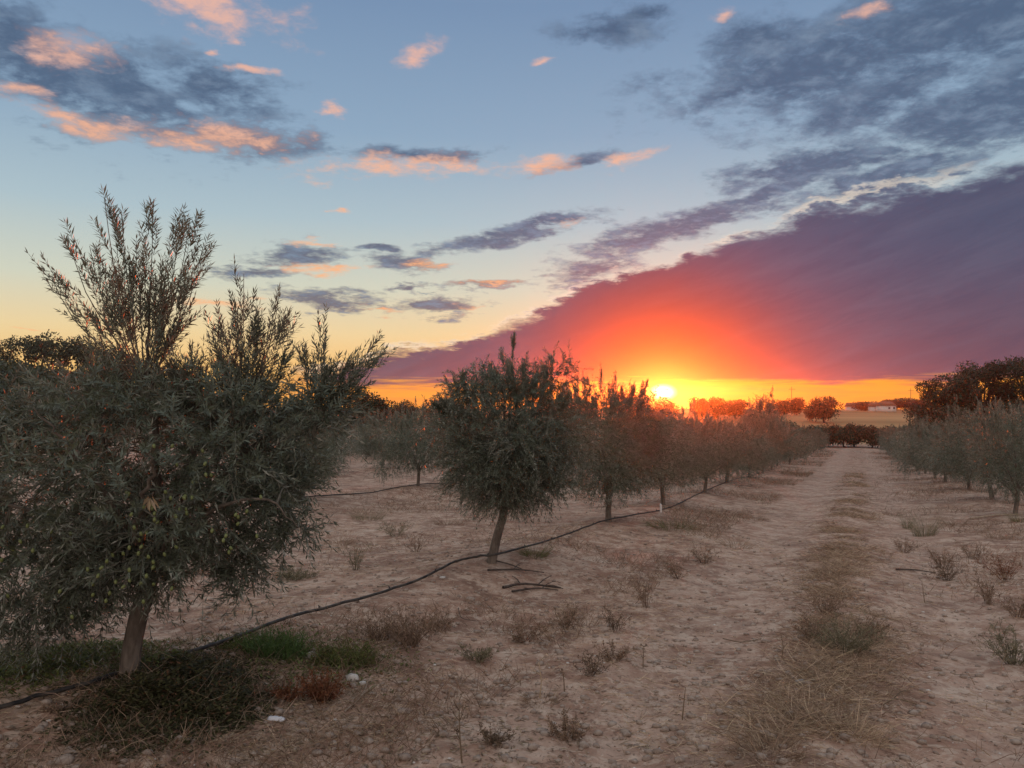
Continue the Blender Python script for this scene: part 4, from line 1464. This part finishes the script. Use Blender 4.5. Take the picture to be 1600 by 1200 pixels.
# ------------------------------------------------------------------ single weeds
def weed(kind, px, py, h, w, label, mat_, group=None, seed=0, name='dry_weed', n=None):
    q = np.random.default_rng(seed * 13 + 5)
    x, y, z = on_ground(px, py)
    root = thing(name, (x, y, z - .01), label, 'plant', group)
    g = G()
    if kind == 'tuft':
        n = n or 220
        a = q.uniform(0, 2 * pi, n); rr_ = w * .3 * np.sqrt(q.random(n))
        P = np.stack([np.cos(a) * rr_, np.sin(a) * rr_, np.zeros(n)], -1)
        P[:, 2] = H(P[:, 0] + x, P[:, 1] + y) - z
        tilt = q.uniform(.05, 1.0, n) * (w / h) * .6
        D = np.stack([np.cos(a) * tilt, np.sin(a) * tilt, np.ones(n)], -1)
        L = h * q.uniform(.35, 1.15, n)
        blades(g, P, D, L, q.uniform(.002, .0042, n), np.stack([np.cos(a) * .25, np.sin(a) * .25, q.uniform(-.5, .05, n)], -1) + q.normal(0, .12, (n, 3)), 4, q)
        g.build('blades', mat_, root, False, 'stuff')
    elif kind == 'bush':
        n = n or 26
        lv = G()
        for i in range(n):
            a = q.uniform(0, 2 * pi); t = q.uniform(.1, 1.0)
            L = h * q.uniform(.6, 1.1)
            d0 = unit(np.array([cos(a) * t * w / h * .6, sin(a) * t * w / h * .6, 1.0]))
            p0 = np.array([cos(a), sin(a), 0]) * w * .12 * q.random()
            c = bez([p0, p0 + d0 * L * .5 + q.normal(0, .02 * h, 3), p0 + d0 * L + np.array([cos(a), sin(a), -.4]) * .12 * L], 7)
            tube(g, c, np.linspace(.0028, .001, len(c)), 3, False)
            for k in range(7):
                j = int(q.integers(2, len(c)))
                b = unit(d0 * .6 + q.normal(0, .6, 3)); ll = h * q.uniform(.12, .3)
                c2 = np.array([c[j], c[j] + b * ll * .6 + [0, 0, .01], c[j] + b * ll])
                tube(g, c2, [.0016, .0012, .0007], 3, False)
                m = 5
                pp = c[j] + b * ll * q.uniform(.25, 1.05, (m, 1)) + q.normal(0, .006, (m, 3))
                leaf_set(lv, pp, q.normal(0, 1, (m, 3)) + [0, 0, .3], q.normal(0, 1, (m, 3)), q.uniform(.008, .024, m), q.uniform(.004, .009, m), .2, True)
        g.build('stems', mat_, root, False, 'stuff'); lv.build('foliage', mat_, root, False, 'stuff')
    elif kind == 'stalk':
        top = np.array([q.normal(0, .12) * h, q.normal(0, .1) * h, h])
        c = bez([(0, 0, 0), top * .5 + q.normal(0, .03 * h, 3), top], 9)
        tube(g, c, np.linspace(.0048, .002, len(c)), 5)
        g.build('stem', mat_, root, True)
        g2 = G()
        for k in range(n or 6):
            j = int(q.integers(3, len(c))); b = unit(np.array([q.normal(), q.normal(), 1.0])); ll = h * q.uniform(.08, .3)
            tube(g2, bez([c[j], c[j] + b * ll * .6, c[j] + b * ll + [0, 0, .02 * h]], 5), np.linspace(.0025, .0015, 5), 4)
            m = 5
            pp = c[j] + b * ll + q.normal(0, .006, (m, 3))
            leaf_set(g2, pp, q.normal(0, 1, (m, 3)) + [0, 0, .6], q.normal(0, 1, (m, 3)), q.uniform(.008, .018, m), q.uniform(.005, .009, m), .2, True)
        g2.build('twigs', mat_, root, False, 'stuff')
    elif kind == 'grass':
        n = n or 500
        a = q.uniform(0, 2 * pi, n); rr_ = w * .5 * np.sqrt(q.random(n))
        P = np.stack([np.cos(a) * rr_, np.sin(a) * rr_ * .7, np.zeros(n)], -1)
        P[:, 2] = H(P[:, 0] + x, P[:, 1] + y) - z
        D = np.stack([q.normal(0, .35, n), q.normal(0, .35, n), np.ones(n)], -1)
        L = h * q.uniform(.4, 1.1, n)
        blades(g, P, D, L, q.uniform(.003, .0065, n), np.stack([q.normal(0, .3, n), q.normal(0, .3, n), q.uniform(-.35, .05, n)], -1), 3, q)
        m = n * 2
        i = q.integers(0, n, m)
        leaf_set(g, P[i] + unit(D[i]) * (L[i] * q.uniform(.2, .9, m))[:, None], q.normal(0, .7, (m, 3)) + [0, 0, .3], q.normal(0, .6, (m, 3)) + [0, 0, 1], q.uniform(.012, .032, m), q.uniform(.004, .010, m), .2, True)
        g.build('foliage', mat_, root, False, 'stuff')
    return root


weed('grass', 432, 1020, .20, .42, 'bright green weed clump with the pipe running through it', M_GREENWEED, None, 1, 'green_weed', 700)
weed('grass', 540, 1036, .15, .42, 'duller green weed clump right of the grey stone', M_MATWEED, None, 2, 'green_weed', 700)
weed('grass', 365, 1010, .10, .3, 'small dark green weed left of the bright clump, behind the pipe', M_MATWEED, None, 3, 'green_weed', 260)
weed('bush', 505, 1094, .15, .36, 'rust-red dry weed in front of the green clumps', M_REDWEED, None, 4, 'rusty_weed', 60)
weed('bush', 450, 1090, .10, .24, 'small rust-red weed left of the larger rusty one', M_REDWEED, None, 5, 'rusty_weed', 26)
weed('bush', 640, 1010, .28, .55, 'wide pale dry bush on the bank left of centre', M_DRYWEED, None, 6, 'dry_bush', 46)
weed('bush', 590, 1000, .2, .4, 'pinkish dry bush behind the dull green weed', M_DRYWEED, None, 7, 'dry_bush', 30)
weed('bush', 745, 1032, .14, .36, 'low grey-brown weed right of the wide dry bush', M_GREYWEED, None, 8, 'dry_weed', 22)
weed('bush', 885, 985, .20, .3, 'pale flowering dry weed right of the middle of the bank', M_DRYWEED, None, 9, 'dry_weed', 20)
weed('bush', 1320, 1020, .26, .62, 'large dry bushy weed on the middle strip of the track', M_GREYWEED, None, 10, 'dry_bush', 46)
weed('bush', 1270, 1000, .2, .4, 'brown dry weed touching the large bushy one on the strip', M_DRYWEED, None, 11, 'dry_bush', 26)
weed('bush', 1585, 1040, .26, .5, 'grey-green weed at the right edge of the picture', M_GREYWEED, None, 12, 'grey_weed', 36)
weed('tuft', 1445, 838, .55, .6, 'tall grassy tuft on the right bank of the track', M_GREYWEED, None, 13, 'grass_tuft', 320)
weed('tuft', 1418, 826, .42, .3, 'narrow greenish tuft left of the tall grassy one', M_GREYWEED, None, 14, 'grass_tuft', 140)
weed('bush', 1475, 890, .3, .5, 'spreading brown weed on the right bank below the tall tuft', M_DRYWEED, None, 15, 'dry_weed', 26)
weed('bush', 1545, 945, .3, .4, 'upright dry weed group at right, above the edge weed', M_DRYWEED, None, 16, 'dry_weed', 20)
weed('tuft', 845, 1096, .10, .34, 'small dry grass tuft with pale tall blades, lower middle', M_DRYWEED, None, 17, 'grass_tuft', 160)
weed('stalk', 843, 1088, .24, .1, 'pair of pale upright straws in the small tuft, lower middle', M_STRAW, None, 18, 'dry_stalk', 3)
weed('stalk', 882, 1086, .17, .1, 'forked dark dry stalk right of the small tuft', M_BROWNWEED, None, 19, 'dry_stalk', 4)
weed('stalk', 722, 1200, .30, .1, 'thin seeded thistle stalk at the bottom edge, left of centre', M_BROWNWEED, None, 20, 'dry_stalk', 9)
weed('stalk', 1066, 1128, .19, .05, 'single bare dark stalk on the left wheel track', M_BROWNWEED, None, 21, 'dry_stalk', 2)
weed('stalk', 1221, 1030, .19, .05, 'bent dark stalk at the left side of the dry strip', M_BROWNWEED, None, 22, 'dry_stalk', 2)
weed('stalk', 1445, 945, .22, .1, 'small forked dry shoot on the right wheel track', M_BROWNWEED, None, 23, 'dry_stalk', 5)
weed('bush', 885, 1155, .12, .3, 'curly brown dead weed at the lower middle', M_DRYWEED, None, 24, 'dry_weed', 26)
weed('bush', 770, 1170, .09, .26, 'low dark weed with white dots near the bottom edge', M_BROWNWEED, None, 25, 'dry_weed', 18)
weed('stalk', 1005, 1050, .15, .1, 'small three-armed dry shoot, middle of the left wheel track', M_BROWNWEED, None, 26, 'dry_stalk', 5)
weed('bush', 925, 1060, .14, .3, 'wispy brown weed below the pale flowering one', M_BROWNWEED, None, 27, 'dry_weed', 14)
weed('tuft', 835, 872, .22, .5, 'yellow-green grass tuft right of the middle olive trunk', M_MATWEED, None, 28, 'grass_tuft', 260)
weed('tuft', 1050, 826, .3, 1.2, 'wide low green tuft below the fourth olive', M_MATWEED, None, 29, 'grass_tuft', 420)
weed('bush', 1010, 950, .3, .3, 'tall thin weed at centre right of the bank', M_DRYWEED, None, 30, 'dry_weed', 12)
weed('bush', 960, 985, .2, .3, 'wispy dry weed beside the pale flowering one', M_BROWNWEED, None, 31, 'dry_weed', 12)
weed('tuft', 575, 812, .4, .9, 'dark grassy tuft between the first two rows', M_GREYWEED, None, 32, 'grass_tuft', 260)
weed('bush', 555, 890, .3, .3, 'upright weed in the open ground left of the middle olive', M_GREYWEED, None, 33, 'dry_weed', 14)
weed('bush', 460, 905, .18, .9, 'wide greyish weed patch under the right edge of the nearest olive', M_GREYWEED, None, 34, 'grey_weed', 50)
weed('bush', 650, 862, .25, .5, 'thin weed left of the middle olive trunk', M_DRYWEED, None, 35, 'dry_weed', 14)
weed('bush', 1100, 880, .25, .5, 'low brown weed on the edge of the left wheel track', M_DRYWEED, None, 36, 'dry_weed', 22)
weed('bush', 1060, 905, .22, .4, 'brown weed below the wide low green tuft', M_DRYWEED, None, 37, 'dry_weed', 18)
weed('tuft', 1595, 815, .3, .5, 'green tuft at the right edge beside the long pale stick', M_MATWEED, None, 38, 'grass_tuft', 180)
weed('tuft', 1330, 1150, .16, .5, 'matted straw tuft on the strip near the bottom edge', M_STRAW, None, 39, 'grass_tuft', 300)
weed('tuft', 1200, 1180, .15, .5, 'second matted straw tuft left of the strip, bottom edge', M_DRYWEED, None, 40, 'grass_tuft', 300)
weed('tuft', 1260, 1120, .12, .4, 'brown straw tuft in the rut above the matted tufts', M_DRYWEED, None, 41, 'grass_tuft', 220)
for i_, (px_, py_, k_, h_, w_, m_, lab_) in enumerate([
        (1395, 806, 'tuft', .3, .6, M_DRYWEED, 'dry tuft at the foot of the right bank, nearest the track'),
        (1412, 862, 'bush', .25, .6, M_DRYWEED, 'low tangled dry weed left of the spreading brown one'),
        (1520, 872, 'bush', .3, .7, M_DRYWEED, 'broad dry weed right of the spreading brown one'),
        (1572, 905, 'bush', .3, .6, M_REDWEED, 'reddish dry weed at right above the upright group'),
        (1492, 820, 'tuft', .35, .8, M_DRYWEED, 'dry tuft below the right-hand olive trunks'),
        (1560, 842, 'tuft', .3, .7, M_DRYWEED, 'dry tuft just below the long pale stick'),
        (1590, 965, 'bush', .25, .4, M_DRYWEED, 'dry weed at the right edge above the grey-green one'),
        (1480, 905, 'bush', .22, .4, M_BROWNWEED, 'dark withered weed under the spreading brown one'),
        (1350, 1000, 'bush', .2, .4, M_DRYWEED, 'straw-coloured weed on the right side of the large bushy one'),
        (1290, 960, 'bush', .22, .4, M_DRYWEED, 'thin weed behind the large bushy one on the strip'),
        (1300, 900, 'tuft', .16, .5, M_DRYWEED, 'low tuft on the strip farther along the track'),
        (1310, 860, 'tuft', .16, .5, M_DRYWEED, 'small tuft on the strip, second farther along'),
        (1150, 855, 'tuft', .25, .7, M_DRYWEED, 'dry tuft at the left edge of the track under the glow'),
        (1180, 812, 'tuft', .3, .8, M_DRYWEED, 'dry tuft by the left row where the trunks close up'),
        (700, 820, 'tuft', .3, .8, M_DRYWEED, 'dry tuft behind the middle olive crown'),
        (620, 838, 'bush', .3, .8, M_GREYWEED, 'greyish weed patch left of the middle olive crown'),
        (530, 850, 'tuft', .3, .7, M_DRYWEED, 'dry tuft below the right edge of the nearest crown'),
        (690, 985, 'bush', .2, .5, M_DRYWEED, 'dry weed right of the wide pale bush'),
        (820, 1000, 'bush', .16, .5, M_DRYWEED, 'low dry weed left of the pale flowering one'),
        (960, 1035, 'bush', .14, .4, M_DRYWEED, 'low dry weed between the two wheel-track shoots'),
        (300, 1000, 'tuft', .08, .3, M_MATWEED, 'thin green tuft behind the nearest trunk')]):
    weed(k_, px_, py_, h_, w_, lab_, m_, None, 60 + i_, 'dry_weed' if k_ == 'bush' else 'grass_tuft', 22 if k_ == 'bush' else 170)
weed('bush', 80, 1112, .05, .16, 'tiny dry weed under the pipe at lower left', M_DRYWEED, None, 42, 'dry_weed', 10)

# ------------------------------------------------------------------ evening haze
hm = bpy.data.materials.new('haze_air')
hm.use_nodes = True
hm.node_tree.nodes.clear()
N = NT(hm.node_tree)
pv = N.n('ShaderNodeVolumePrincipled')
pv.inputs['Color'].default_value = (.95, .95, .95, 1)
pv.inputs['Density'].default_value = HAZE_DENSITY
pv.inputs['Anisotropy'].default_value = HAZE_G
ho = N.n('ShaderNodeOutputMaterial')
hm.node_tree.links.new(pv.outputs[0], ho.inputs['Volume'])
g = G()
box(g, (0, 0, -8.0), 1300, 1300, 22.5)
o = g.build('haze', hm, None, False, 'stuff')
tag(o, 'thin evening haze glowing towards the low sun', 'haze')
